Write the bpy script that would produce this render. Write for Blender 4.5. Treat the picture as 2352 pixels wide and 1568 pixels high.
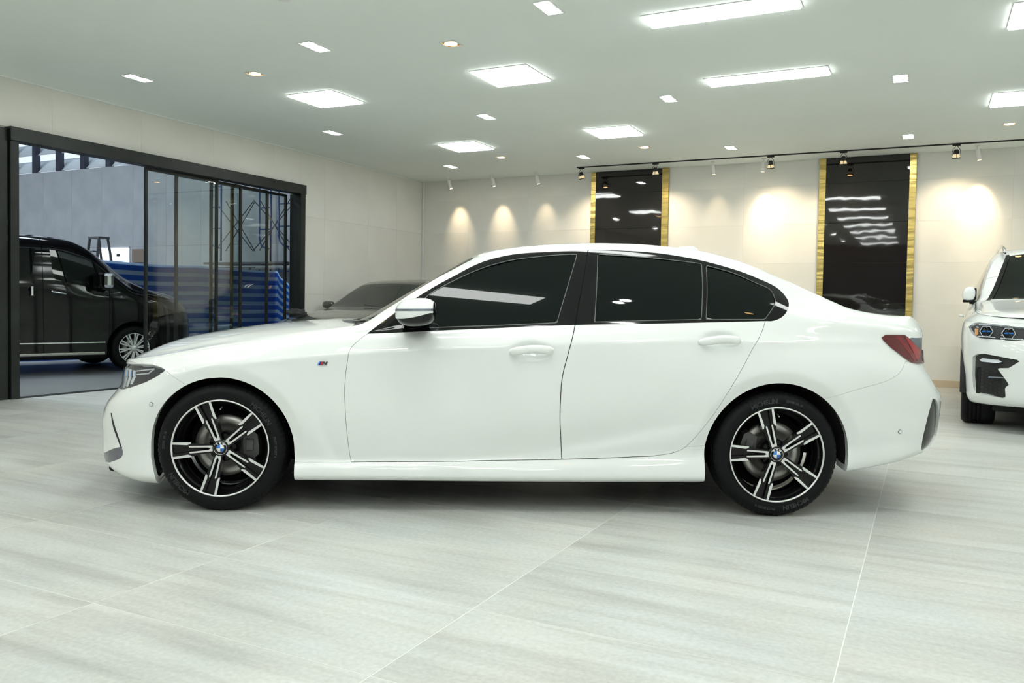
import bpy, bmesh, math, random
import numpy as np
from math import sin, cos, pi, radians, sqrt, atan2
from mathutils import Vector, Matrix, Euler

for o in list(bpy.data.objects): bpy.data.objects.remove(o)
SC = bpy.context.scene
COL = SC.collection
random.seed(7)

# ------------------------------------------------------------------ camera
f_px, cam_h, yaw, pitch, roll, shift_px = 1907.5, 1.085, .46326, .033415, .0169, -23.28
F_ = Vector((-sin(yaw)*cos(pitch), cos(yaw)*cos(pitch), -sin(pitch)))
R0 = Vector((cos(yaw), sin(yaw), 0)); U0 = R0.cross(F_)
R_ = R0*cos(roll) + U0*sin(roll); U_ = -R0*sin(roll) + U0*cos(roll)
cam = bpy.data.cameras.new('camera'); co = bpy.data.objects.new('camera', cam); COL.objects.link(co)
M = Matrix((R_, U_, -F_)).transposed().to_4x4(); M.translation = (0, 0, cam_h)
co.matrix_world = M
cam.sensor_fit = 'HORIZONTAL'; cam.sensor_width = 36.0; cam.lens = f_px/2352*36.0
cam.shift_y = shift_px/2352.0
cam.clip_start = .05; cam.clip_end = 200
SC.camera = co
SC.view_settings.view_transform = 'Standard'; SC.view_settings.look = 'None'
SC.view_settings.gamma = 1.0; SC.view_settings.use_curve_mapping = False
SC.view_settings.exposure = 0.54
SC.cycles.max_bounces = 9; SC.cycles.diffuse_bounces = 5; SC.cycles.glossy_bounces = 5
SC.cycles.transmission_bounces = 6; SC.cycles.transparent_max_bounces = 12
SC.cycles.adaptive_threshold = 0.02; SC.cycles.caustics_reflective = False; SC.cycles.caustics_refractive = False
SC.cycles.sample_clamp_indirect = 4.0

# ------------------------------------------------------------------ world: overcast daylight outside the hall louvres
wd = bpy.data.worlds.new('world'); SC.world = wd; wd.use_nodes = True
wd.node_tree.nodes['Background'].inputs[0].default_value = (.72, .85, 1.0, 1)
wd.node_tree.nodes['Background'].inputs[1].default_value = .85

# light levels
PANEL_E = 13.0       # square and long ceiling panels
SPOT_E = 60.0        # twin downlights lens
WARM_E = 14.0        # small warm downlights lens
WASH_W = 15.5        # warm wall washers (W)

# ------------------------------------------------------------------ materials
def mat(name, base=(.8,.8,.8), rough=.5, metal=0., coat=0., coat_rough=.03, emis=None, estr=0., alpha=1., trans=0., ior=1.45, spec=.5):
    m = bpy.data.materials.new(name); m.use_nodes = True
    p = m.node_tree.nodes['Principled BSDF']
    p.inputs['Base Color'].default_value = (*base, 1)
    p.inputs['Roughness'].default_value = rough
    p.inputs['Metallic'].default_value = metal
    p.inputs['Coat Weight'].default_value = coat
    p.inputs['Coat Roughness'].default_value = coat_rough
    p.inputs['IOR'].default_value = ior
    p.inputs['Specular IOR Level'].default_value = spec
    p.inputs['Transmission Weight'].default_value = trans
    if emis: 
        p.inputs['Emission Color'].default_value = (*emis, 1); p.inputs['Emission Strength'].default_value = estr
    return m
def nd(m, t, **k):
    n = m.node_tree.nodes.new(t)
    for a, b in k.items(): setattr(n, a, b)
    return n
def lk(m, a, b): m.node_tree.links.new(a, b)
def P_(m): return m.node_tree.nodes['Principled BSDF']
def noise_tint(m, c1, c2, scale=(1,1,1), nscale=5., detail=6., bump=0., rough=None, objrand=0., lo=.35, hi=.65, space='Object'):
    tc = nd(m, 'ShaderNodeTexCoord'); mp = nd(m, 'ShaderNodeMapping'); mp.inputs['Scale'].default_value = scale
    nz = nd(m, 'ShaderNodeTexNoise'); nz.inputs['Scale'].default_value = nscale; nz.inputs['Detail'].default_value = detail
    cr = nd(m, 'ShaderNodeValToRGB'); cr.color_ramp.elements[0].position = lo; cr.color_ramp.elements[1].position = hi
    cr.color_ramp.elements[0].color = (*c1, 1); cr.color_ramp.elements[1].color = (*c2, 1)
    lk(m, tc.outputs[space], mp.inputs[0]); lk(m, mp.outputs[0], nz.inputs['Vector']); lk(m, nz.outputs[0], cr.inputs[0])
    lk(m, cr.outputs[0], P_(m).inputs['Base Color'])
    if bump:
        b = nd(m, 'ShaderNodeBump'); b.inputs['Strength'].default_value = bump; b.inputs['Distance'].default_value = .01
        lk(m, nz.outputs[0], b.inputs['Height']); lk(m, b.outputs[0], P_(m).inputs['Normal'])
    return nz, cr

M_ = {}
M_['paint'] = mat('white_car_paint', (.79,.82,.80), .32, coat=1.0)
M_['black_gloss'] = mat('black_gloss_trim', (.004,.004,.005), .07, spec=.5)
M_['black_matte'] = mat('black_plastic', (.012,.012,.013), .6)
M_['liner'] = mat('wheel_arch_liner_black', (.006,.006,.006), .85)
M_['tint'] = mat('dark_tinted_glass', (.002,.0045,.004), .015, spec=.36, ior=1.45)
M_['screen'] = mat('windscreen_glass_tinted', (.03,.034,.03), .03, spec=.6)
M_['rubber'] = mat('tyre_rubber', (.0065,.007,.0075), .55, spec=.15)
M_['rubber_text'] = mat('tyre_lettering', (.030,.032,.034), .4)
M_['machined'] = mat('machined_alloy', (.80,.81,.80), .38, metal=.55)
M_['alloy_black'] = mat('alloy_black_gloss', (.0045,.0045,.005), .16, spec=.35)
M_['steel'] = mat('brake_disc_steel', (.50,.49,.46), .42, metal=.9)
M_['caliper'] = mat('brake_caliper_grey', (.13,.13,.13), .5, metal=.6)
M_['chrome'] = mat('chrome', (.72,.73,.75), .08, metal=1.)
M_['satin'] = mat('satin_dark_chrome', (.22,.22,.26), .22, metal=1.)
M_['red_lamp'] = mat('red_lamp_lens', (.30,.006,.010), .08, coat=1.)
M_['red_dark'] = mat('dark_red_lamp_lens', (.10,.004,.006), .1, coat=1.)
M_['clear_lamp'] = mat('clear_lamp_lens', (.95,.97,1.), .02)
def thin_glass(m, tint, k):
    nt=m.node_tree; out=nt.nodes['Material Output']; tr=nd(m,'ShaderNodeBsdfTransparent'); tr.inputs[0].default_value=(*tint,1); gl=nd(m,'ShaderNodeBsdfGlossy'); gl.inputs['Roughness'].default_value=.0
    fr=nd(m,'ShaderNodeFresnel'); fr.inputs[0].default_value=1.5; gb=nd(m,'ShaderNodeNewGeometry'); ib=nd(m,'ShaderNodeMath',operation='SUBTRACT'); ib.inputs[0].default_value=1.
    fb=nd(m,'ShaderNodeMath',operation='MULTIPLY'); mul=nd(m,'ShaderNodeMath',operation='MULTIPLY'); mul.inputs[1].default_value=k; mul.use_clamp=True; ms=nd(m,'ShaderNodeMixShader')
    lk(m,gb.outputs['Backfacing'],ib.inputs[1]); lk(m,ib.outputs[0],fb.inputs[1]); lk(m,fr.outputs[0],fb.inputs[0]); lk(m,fb.outputs[0],mul.inputs[0]); lk(m,mul.outputs[0],ms.inputs[0]); lk(m,tr.outputs[0],ms.inputs[1]); lk(m,gl.outputs[0],ms.inputs[2]); lk(m,ms.outputs[0],out.inputs['Surface'])
thin_glass(M_['clear_lamp'],(.95,.97,1.),1.2)
M_['lamp_silver'] = mat('lamp_reflector_silver', (.80,.85,.90), .28, metal=.75)
M_['lamp_grey'] = mat('lamp_bezel_grey', (.22,.25,.29), .25, metal=.7)
M_['blue'] = mat('badge_blue', (.02,.16,.55), .3, coat=.5)
M_['navy'] = mat('badge_dark_blue', (.03,.03,.25), .3, coat=.5)
M_['sky'] = mat('badge_light_blue', (.15,.40,.85), .3, coat=.5)
M_['red'] = mat('badge_red', (.60,.02,.03), .3, coat=.5)
M_['white'] = mat('badge_white', (.85,.85,.85), .3, coat=.5)
M_['gap'] = mat('panel_gap_dark', (.03,.03,.03), .8)

# ------------------------------------------------------------------ object helpers
def tag(o, label=None, cat=None, group=None, kind=None):
    if label: o['label'] = label
    if cat: o['category'] = cat
    if group: o['group'] = group
    if kind: o['kind'] = kind
    return o
def empty(name, loc=(0,0,0), rz=0., label=None, cat=None, group=None, kind=None):
    o = bpy.data.objects.new(name, None); o.empty_display_size = .2; COL.objects.link(o)
    o.location = loc; o.rotation_euler = (0,0,rz)
    return tag(o, label, cat, group, kind)
def link(name, me, parent=None, m=None):
    o = bpy.data.objects.new(name, me); COL.objects.link(o)
    if parent is not None: o.parent = parent
    if m is not None and not len(me.materials): me.materials.append(m)
    return o
def children(o): return [c for c in bpy.data.objects if c.parent == o]
def copy_tree(o, loc=None, rz=None, parent=None, label=None):
    kids = {}
    for c in bpy.data.objects:
        if c.parent is not None: kids.setdefault(c.parent.name, []).append(c)
    def rec(s, par):
        c = s.copy(); COL.objects.link(c); c.parent = par
        for k in kids.get(s.name, []): rec(k, c)
        return c
    c = rec(o, parent)
    if loc is not None: c.location = loc
    if rz is not None: c.rotation_euler = (c.rotation_euler[0], c.rotation_euler[1], rz)
    if label: c['label'] = label
    return c

class MB:
    """collects polygons; build() links them as one mesh object"""
    def __init__(s): s.v=[]; s.f=[]; s.sm=[]
    def add(s, verts, faces, smooth=False, T=None):
        n=len(s.v)
        for p in verts:
            p = Vector(p)
            if T is not None: p = T @ p
            s.v.append(tuple(p))
        for f in faces: s.f.append(tuple(i+n for i in f)); s.sm.append(smooth)
        return s
    def box(s, c, d, T=None, bev=0.):
        x,y,z=c; a,b,e=d[0]/2,d[1]/2,d[2]/2
        if bev<=0:
            vs=[(x+i*a,y+j*b,z+k*e) for k in(-1,1) for j in(-1,1) for i in(-1,1)]
            fs=[(0,2,3,1),(4,5,7,6),(0,1,5,4),(2,6,7,3),(0,4,6,2),(1,3,7,5)]
            return s.add(vs,fs,False,T)
        bm=bmesh.new(); bmesh.ops.create_cube(bm,size=1)
        for v in bm.verts: v.co=Vector((x+v.co.x*d[0],y+v.co.y*d[1],z+v.co.z*d[2]))
        bmesh.ops.bevel(bm,geom=bm.edges[:],offset=min(bev,min(d)*.45),segments=2,affect='EDGES',profile=.5)
        bm.verts.index_update()
        s.add([v.co for v in bm.verts],[[v.index for v in f.verts] for f in bm.faces],False,T); bm.free(); return s
    def bar(s, p, q, w, h=None, up=(0,0,1)):
        """rectangular bar from p to q"""
        h=h or w; p=Vector(p); q=Vector(q); d=(q-p); L=d.length; d.normalize(); up=Vector(up)
        if abs(d.dot(up))>.98: up=Vector((1,0,0))
        a=d.cross(up).normalized(); b=a.cross(d).normalized()
        vs=[]
        for t in (p,q):
            for i,j in((-1,-1),(1,-1),(1,1),(-1,1)): vs.append(t+a*(i*w/2)+b*(j*h/2))
        return s.add(vs,[(3,2,1,0),(4,5,6,7),(0,1,5,4),(1,2,6,5),(2,3,7,6),(3,0,4,7)])
    def cyl(s, p, q, r1, r2=None, n=16, caps=True, smooth=True):
        r2=r1 if r2 is None else r2; p=Vector(p); q=Vector(q); d=(q-p).normalized()
        a=d.orthogonal().normalized(); b=d.cross(a)
        vs=[]
        for t,r in((p,r1),(q,r2)):
            for k in range(n): vs.append(t+a*(r*cos(2*pi*k/n))+b*(r*sin(2*pi*k/n)))
        s.add(vs,[(k,(k+1)%n,n+(k+1)%n,n+k) for k in range(n)],smooth)
        if caps:
            s.add(vs[:n],[tuple(range(n))[::-1]]); s.add(vs[n:],[tuple(range(n))])
        return s
    def tube(s, pts, r, n=8, close=False):
        pts=[Vector(p) for p in pts]; m=len(pts); prev=None; vs=[]
        for i,p in enumerate(pts):
            a=pts[(i-1)%m] if (i>0 or close) else p; b=pts[(i+1)%m] if (i<m-1 or close) else p
            d=(b-a).normalized()
            u=(prev-d*prev.dot(d)).normalized() if prev is not None and (prev-d*prev.dot(d)).length>1e-5 else d.orthogonal().normalized()
            prev=u; w=d.cross(u); rr=r[i] if hasattr(r,'__len__') else r
            for k in range(n): vs.append(p+u*(rr*cos(2*pi*k/n))+w*(rr*sin(2*pi*k/n)))
        fs=[(i*n+k,i*n+(k+1)%n,((i+1)%m)*n+(k+1)%n,((i+1)%m)*n+k) for i in range(m if close else m-1) for k in range(n)]
        if not close: fs+= [tuple(range(n))[::-1], tuple((m-1)*n+k for k in range(n))]
        return s.add(vs,fs,True)
    def lathe(s, prof, n=32, T=None, smooth=True, a0=0., a1=2*pi):
        """prof = (radius, height) pairs, axis local z"""
        full=abs(a1-a0-2*pi)<1e-6; m=n if full else n+1; vs=[]
        for r,z in prof:
            for k in range(m):
                a=a0+(a1-a0)*k/n; vs.append((r*cos(a),r*sin(a),z))
        fs=[(i*m+k,i*m+(k+1)%m,(i+1)*m+(k+1)%m,(i+1)*m+k) for i in range(len(prof)-1) for k in range(n)]
        return s.add(vs,fs,smooth,T)
    def prism(s, poly, z0, z1, T=None, taper=1.0, hole=None):
        """polygon (x,y) extruded z0..z1 ; convex or simple polygon"""
        n=len(poly); cx=sum(p[0] for p in poly)/n; cy=sum(p[1] for p in poly)/n
        vs=[(p[0],p[1],z0) for p in poly]+[(cx+(p[0]-cx)*taper,cy+(p[1]-cy)*taper,z1) for p in poly]
        s.add(vs,[(k,(k+1)%n,n+(k+1)%n,n+k) for k in range(n)],False,T)
        s.add(vs[:n],[tuple(range(n))[::-1]],False,T); s.add(vs[n:],[tuple(range(n))],False,T)
        return s
    def build(s, name, m, parent=None):
        me=bpy.data.meshes.new(name); me.from_pydata(s.v,[],s.f); 
        me.polygons.foreach_set('use_smooth',s.sm); me.materials.append(m)
        me.update()
        return link(name,me,parent)
# ------------------------------------------------------------------ car body surfaces: lofted skins cut into panels
def pch(xk, yk, x):
    """monotone cubic through table"""
    xk=np.asarray(xk,float); yk=np.asarray(yk,float); h=np.diff(xk); d=np.diff(yk)/h
    m=np.zeros(len(xk))
    if len(xk)>2:
        w1=2*h[1:]+h[:-1]; w2=h[1:]+2*h[:-1]
        ok=d[1:]*d[:-1]>0
        with np.errstate(divide='ignore',invalid='ignore'):
            mm=(w1+w2)/(w1/d[:-1]+w2/d[1:])
        m[1:-1]=np.where(ok,mm,0)
    m[0]=d[0]; m[-1]=d[-1]
    x=np.clip(x,xk[0],xk[-1]); i=np.clip(np.searchsorted(xk,x)-1,0,len(h)-1)
    t=(x-xk[i])/h[i]; h_=h[i]
    return (2*t**3-3*t**2+1)*yk[i]+(t**3-2*t**2+t)*h_*m[i]+(-2*t**3+3*t**2)*yk[i+1]+(t**3-t**2)*h_*m[i+1]
def tab(pairs, sig=.025):
    xs=np.arange(-1.6,6.0,.005); y=pch([p[0] for p in pairs],[p[1] for p in pairs],xs)
    if sig>0:
        k=int(4*sig/.005); g=np.exp(-.5*(np.arange(-k,k+1)*.005/sig)**2); g/=g.sum()
        y=np.convolve(np.pad(y,k,mode='edge'),g,'valid')
    return lambda x: np.interp(x,xs,y)

def loft(rows, x0, x1, nfront=46, nrear=40, dx=.011, nv=None, n_f=2.8, n_r=2.8, ds=.011):
    """rows: list of dict(z=f(x), w=f(x), xf, xr). Near side is -y. Returns grid P[col,row,3], v[row]"""
    tf=np.linspace(0,pi/2,nfront); tr=np.linspace(pi/2,0,nrear)
    xm=np.arange(x0,x1,dx)[1:-1]
    K=len(rows); C=nfront+len(xm)+nrear
    Q=np.zeros((C,K,3))
    for r,R in enumerate(rows):
        a=x0-R['xf']; b=R['xr']-x1
        X=np.concatenate([R['xf']+a*(1-np.cos(tf)**(2/n_f)), xm, R['xr']-b*(1-np.cos(tr)**(2/n_r))])
        cy=np.concatenate([np.sin(tf)**(2/n_f), np.ones(len(xm)), np.sin(tr)**(2/n_r)])
        Q[:,r,0]=X; Q[:,r,1]=-R['w'](X)*cy; Q[:,r,2]=R['z'](X)
    # cubic across rows, chord parametrised (mean over columns)
    seg=np.sqrt(((Q[:,1:]-Q[:,:-1])**2).sum(-1)).mean(0)+1e-4
    s=np.concatenate([[0],np.cumsum(seg**.7)])
    h=np.diff(s)[None,:,None]; d=(Q[:,1:]-Q[:,:-1])/h
    m=np.zeros_like(Q); m[:,1:-1]=(d[:,:-1]*h[:,1:]+d[:,1:]*h[:,:-1])/(h[:,1:]+h[:,:-1])
    m[:,0]=d[:,0]; m[:,-1]=d[:,-1]; m[:,-1,2]=0
    vs=[]
    for i in range(K-1):
        n=max(1,int(round(seg[i]/ds))); vs+= list(i+np.arange(n)/n)
    vs.append(K-1); vs=np.array(vs); i=np.clip(vs.astype(int),0,K-2); t=(vs-i)[None,:,None]; H=h[:,i]
    P=(2*t**3-3*t**2+1)*Q[:,i]+(t**3-2*t**2+t)*H*m[:,i]+(-2*t**3+3*t**2)*Q[:,i+1]+(t**3-t**2)*H*m[:,i+1]
    P[:,-1,1]=0
    P[0,:,1]=0; P[-1,:,1]=0
    return P, vs

class Skin:
    def __init__(s, V, N, T, A): s.V, s.N, s.T, s.A = V, N, T, A     # A: extra attributes (v parameter)
    @staticmethod
    def from_grid(P, vs):
        c,r=P.shape[:2]
        du=np.gradient(P,axis=0); dv=np.gradient(P,axis=1)
        N=np.cross(du,dv)   # near side (-y) outward
        L=np.linalg.norm(N,axis=-1,keepdims=True)
        # fix degenerate normals
        bad=(L[...,0]<1e-9)
        N=N/np.maximum(L,1e-9)
        for k in range(3):
            pass
        idx=np.arange(c*r).reshape(c,r)
        a=idx[:-1,:-1].ravel(); b=idx[1:,:-1].ravel(); cc=idx[1:,1:].ravel(); d=idx[:-1,1:].ravel()
        T=np.concatenate([np.stack([a,b,cc],1),np.stack([a,cc,d],1)])
        V=P.reshape(-1,3); Nn=N.reshape(-1,3)
        A=np.broadcast_to(vs[None,:],(c,r)).reshape(-1).copy()
        ar=np.linalg.norm(np.cross(V[T[:,1]]-V[T[:,0]],V[T[:,2]]-V[T[:,0]]),axis=1)
        T=T[ar>1e-9]
        return Skin(V,Nn,T,A)
    def sub(s, phi, g=0.):
        """keep the part where phi < g"""
        ph=phi-g; ins=ph<0; T=s.T; k=ins[T]; n=k.sum(1)
        keep=T[n==3]
        out=[keep]
        V=[s.V]; N=[s.N]; A=[s.A]; base=len(s.V)
        cut=T[(n==1)|(n==2)]; kc=ins[cut]; nc=kc.sum(1)
        if len(cut):
            # rotate so that the odd vertex is first
            odd=np.where(nc==1, kc.argmax(1), (~kc).argmax(1))
            r=(odd[:,None]+np.arange(3)[None,:])%3; cut=np.take_along_axis(cut,r,1)
            e1=cut[:,[0,1]]; e2=cut[:,[0,2]]
            E=np.sort(np.concatenate([e1,e2]),1); U,inv=np.unique(E,axis=0,return_inverse=True); inv=inv.ravel()
            pa=ph[U[:,0]]; pb=ph[U[:,1]]; t=np.clip(pa/(pa-pb),0,1)[:,None]
            V.append(s.V[U[:,0]]*(1-t)+s.V[U[:,1]]*t)
            nn=s.N[U[:,0]]*(1-t)+s.N[U[:,1]]*t; nn/=np.maximum(np.linalg.norm(nn,axis=1,keepdims=True),1e-9); N.append(nn)
            A.append(s.A[U[:,0]]*(1-t[:,0])+s.A[U[:,1]]*t[:,0])
            m=len(cut); p=base+inv[:m]; q=base+inv[m:]
            o1=nc==1
            out.append(np.stack([cut[o1,0],p[o1],q[o1]],1))
            o2=~o1
            out.append(np.stack([p[o2],cut[o2,1],cut[o2,2]],1)); out.append(np.stack([p[o2],cut[o2,2],q[o2]],1))
        T=np.concatenate(out); V=np.concatenate(V); N=np.concatenate(N); A=np.concatenate(A)
        used=np.unique(T); mp=-np.ones(len(V),int); mp[used]=np.arange(len(used))
        return Skin(V[used],N[used],mp[T],A[used])
    def offset(s,d): return Skin(s.V+s.N*d,s.N,s.T,s.A)
    def copy(s): return Skin(s.V.copy(),s.N.copy(),s.T.copy(),s.A.copy())
    def mirrored(s):
        k=np.array([1,-1,1.]); return Skin(s.V*k,s.N*k,s.T[:,::-1],s.A)
    def both(s):
        m=s.mirrored(); n=len(s.V); return Skin(np.concatenate([s.V,m.V]),np.concatenate([s.N,m.N]),np.concatenate([s.T,m.T+n]),np.concatenate([s.A,m.A]))
    def rim(s, depth):
        """thickness: a skirt along open boundaries, going inwards (skips the car's centre line)"""
        E=np.concatenate([s.T[:,[0,1]],s.T[:,[1,2]],s.T[:,[2,0]]]); key=np.sort(E,1)
        U,inv,cnt=np.unique(key,axis=0,return_inverse=True,return_counts=True); inv=inv.ravel()
        B=E[cnt[inv]==1]
        mid=np.abs(s.V[B,1]).max(1)<1e-5; B=B[~mid]
        if not len(B): return s
        a=s.V[B[:,0]]; b=s.V[B[:,1]]
        def inw(n_):
            d=n_.copy(); f=np.abs(n_[:,1])>.55; d[f,0]*=.1; d[f]/=np.linalg.norm(d[f],axis=1,keepdims=True); return d
        ai=a-inw(s.N[B[:,0]])*depth; bi=b-inw(s.N[B[:,1]])*depth
        n=len(s.V); m=len(B)
        fn=np.cross(b-a, -s.N[B[:,0]]); fn=-fn/np.maximum(np.linalg.norm(fn,axis=1,keepdims=True),1e-9)
        V=np.concatenate([s.V,a,b,ai,bi]); N=np.concatenate([s.N,fn,fn,fn,fn]); A=np.concatenate([s.A,np.zeros(4*m)])
        i=n+np.arange(m)
        # E runs a->b with face on its left: skirt uses b->a
        T=np.concatenate([s.T,np.stack([i+m,i,i+2*m],1),np.stack([i+m,i+2*m,i+3*m],1)])
        return Skin(V,N,T,A)
    def build(s, name, m, parent=None, custom=True):
        me=bpy.data.meshes.new(name)
        me.vertices.add(len(s.V)); me.vertices.foreach_set('co',s.V.astype(np.float32).ravel())
        me.loops.add(len(s.T)*3); me.loops.foreach_set('vertex_index',s.T.astype(np.int32).ravel())
        me.polygons.add(len(s.T)); me.polygons.foreach_set('loop_start',(np.arange(len(s.T))*3).astype(np.int32))
        me.update(calc_edges=True); me.validate()
        me.polygons.foreach_set('use_smooth',np.ones(len(me.polygons),bool))
        me.materials.append(m)
        if custom and len(me.vertices)==len(s.N):
            me.normals_split_custom_set_from_vertices(s.N.astype(float).tolist())
        me.update()
        return link(name,me,parent)

def spl(pts, n=8, closed=True, sharp=()):
    """Catmull-Rom through points; indices in sharp stay corners"""
    pts=[np.array(p,float) for p in pts]; m=len(pts); out=[]
    rng=range(m) if closed else range(m-1)
    for i in rng:
        p1=pts[i]; p2=pts[(i+1)%m]
        p0=pts[(i-1)%m] if (closed or i>0) else p1; p3=pts[(i+2)%m] if (closed or i+2<m) else p2
        if i in sharp: p0=p1-(p2-p1)
        if (i+1)%m in sharp: p3=p2+(p2-p1)
        t1=(p2-p0)*.5; t2=(p3-p1)*.5
        L=np.linalg.norm(p2-p1)
        for t in (t1,t2):
            l=np.linalg.norm(t)
            if l>1.2*L: t*=1.2*L/l
        for k in range(n):
            t=k/n; out.append((2*t**3-3*t**2+1)*p1+(t**3-2*t**2+t)*t1+(-2*t**3+3*t**2)*p2+(t**3-t**2)*t2)
    if not closed: out.append(pts[-1])
    return np.array(out)
def seg_dist(P, poly, closed=True):
    """unsigned distance of P (n,2) to polyline"""
    D=np.full(len(P),1e9); m=len(poly)
    for i in range(m if closed else m-1):
        a=poly[i]; b=poly[(i+1)%m]; ab=b-a; L=(ab**2).sum()
        if L<1e-12: continue
        t=np.clip(((P-a)@ab)/L,0,1); d=P-(a+t[:,None]*ab); D=np.minimum(D,np.sqrt((d**2).sum(1)))
    return D
def sdf(P, poly):
    """signed distance (negative inside) to closed polygon"""
    P=np.asarray(P); poly=np.asarray(poly); lo=poly.min(0)-.06; hi=poly.max(0)+.06
    near=((P>lo)&(P<hi)).all(1); out=np.full(len(P),.06)
    Q=P[near]; D=seg_dist(Q,poly); ins=np.zeros(len(Q),bool); m=len(poly)
    for i in range(m):
        a=poly[i]; b=poly[(i+1)%m]
        c=((a[1]>Q[:,1])!=(b[1]>Q[:,1]))
        with np.errstate(divide='ignore',invalid='ignore'):
            xi=(b[0]-a[0])*(Q[:,1]-a[1])/(b[1]-a[1])+a[0]
        ins^=c&(Q[:,0]<xi)
    out[near]=np.where(ins,-D,D)
    return out
# ------------------------------------------------------------------ white saloon: row tables (local frame: x to the rear from front axle, z up)
FA=(.002,.320,.368); RA=(2.860,.322,.377)      # wheel arch circles
def saloon_rows():
    R=[]
    def row(z,w,xf,xr,zs=.025,ws=.03): R.append(dict(z=tab(z,zs),w=tab(w,ws),xf=xf,xr=xr))
    wb=lambda m,f=0,r=0:[(-.8,m+f-.01),(-.3,m+f),(.4,m+.0),(.9,m-.004),(2.0,m-.002),(2.4,m+.002),(3.2,m+r),(3.6,m+r-.015),(3.9,m+r-.03)]
    row([(-.75,.16),(-.47,.14),(.37,.178),(2.49,.19),(3.25,.25),(3.65,.33),(3.9,.345)],wb(.74),-.66,3.80)
    row([(-.72,.150),(-.6,.138),(-.47,.120),(-.3,.13),(.37,.164),(1.3,.166),(2.49,.178),(3.23,.240),(3.46,.280),(3.65,.321),(3.9,.335)],wb(.862,-.012,.0),-.70,3.86)
    row([(-.75,.190),(-.47,.150),(-.3,.16),(.37,.186),(1.3,.188),(2.49,.200),(3.23,.262),(3.46,.300),(3.65,.342),(3.9,.36)],wb(.886,-.012,-.01),-.805,3.89)
    row([(-.75,.235),(-.47,.215),(.37,.236),(1.3,.238),(2.49,.260),(3.23,.31),(3.65,.385),(3.9,.40)],wb(.880,-.004,0),-.828,3.92)
    row([(-.75,.28),(-.4,.28),(.37,.268),(1.3,.275),(2.49,.320),(3.23,.36),(3.9,.44)],wb(.864,.01,.016),-.832,3.93)
    row([(-.75,.35),(-.4,.36),(.37,.320),(1.3,.330),(2.3,.375),(2.6,.40),(3.23,.43),(3.9,.50)],wb(.872,.008,.016),-.832,3.935)
    row([(-.75,.42),(-.4,.46),(.37,.46),(1.3,.47),(2.3,.50),(3.23,.54),(3.9,.565)],wb(.893,-.004,.002),-.832,3.94)
    row([(-.8,.50),(-.4,.57),(0,.60),(.5,.61),(1.3,.62),(2.3,.64),(3.23,.67),(3.9,.625)],wb(.904,-.004,.003),-.795,3.925)
    row([(-.8,.575),(-.4,.645),(0,.70),(.5,.725),(1.3,.74),(2.3,.765),(3.23,.78),(3.9,.70)],wb(.906,-.012,.002),-.722,3.850)
    row([(-.7,.645),(-.4,.690),(0,.765),(.5,.82),(1.3,.845),(2.3,.875),(3.23,.865),(3.7,.80),(3.9,.785)],
        [(-.7,.870),(-.3,.882),(.4,.900),(1.3,.900),(2.4,.897),(3.2,.888),(3.6,.872),(3.9,.86)],-.715,3.808)
    row([(-.7,.69),(-.4,.725),(0,.80),(.5,.870),(1.3,.905),(2.3,.945),(3.23,.925),(3.7,.875),(3.9,.865)],
        [(-.7,.84),(-.3,.855),(.4,.878),(1.3,.880),(2.4,.880),(3.2,.868),(3.6,.858),(3.9,.85)],-.715,3.805)
    # belt line
    row([(-.7,.712),(-.4,.753),(0,.828),(.35,.878),(.6,.905),(.73,.918),(.884,.926),(1.118,.941),(1.413,.958),(1.8,.980),(2.227,.996),(2.8,1.012),(3.0,1.010),(3.4,.985),(3.7,.945),(3.9,.935)],
        [(-.7,.80),(-.3,.825),(.2,.850),(.7,.852),(1.3,.850),(2.2,.848),(2.8,.848),(3.2,.853),(3.6,.843),(3.9,.835)],-.712,3.810)
    # mid glass
    row([(-.7,.722),(-.4,.765),(0,.838),(.35,.886),(.6,.912),(.70,.922),(.9,.990),(1.1,1.075),(1.4,1.150),(1.8,1.185),(2.2,1.190),(2.6,1.160),(2.8,1.128),(3.0,1.072),(3.2,1.032),(3.5,.995),(3.7,.970),(3.9,.96)],
        [(-.7,.785),(-.3,.812),(.2,.838),(.7,.845),(.9,.825),(1.1,.792),(1.4,.760),(1.8,.748),(2.2,.750),(2.6,.770),(2.8,.792),(3.0,.812),(3.2,.828),(3.5,.825),(3.9,.815)],-.710,3.82)
    # window-line top
    row([(-.7,.735),(-.4,.778),(0,.850),(.35,.896),(.6,.922),(.68,.934),(.773,.966),(.865,1.035),(.961,1.104),(1.076,1.177),(1.167,1.227),(1.257,1.272),(1.349,1.309),(1.471,1.341),(1.6,1.358),(1.716,1.369),(1.876,1.378),(2.072,1.377),(2.251,1.367),(2.432,1.343),(2.568,1.314),(2.705,1.276),(2.796,1.240),(2.88,1.195),(3.0,1.130),(3.2,1.078),(3.5,1.022),(3.7,.995),(3.9,.985)],
        [(-.7,.76),(-.3,.795),(.2,.825),(.7,.830),(.86,.785),(.96,.750),(1.167,.695),(1.35,.655),(1.6,.625),(2.07,.615),(2.43,.630),(2.7,.668),(2.88,.712),(3.0,.742),(3.2,.782),(3.5,.795),(3.9,.785)],-.705,3.818,.012,.02)
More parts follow.
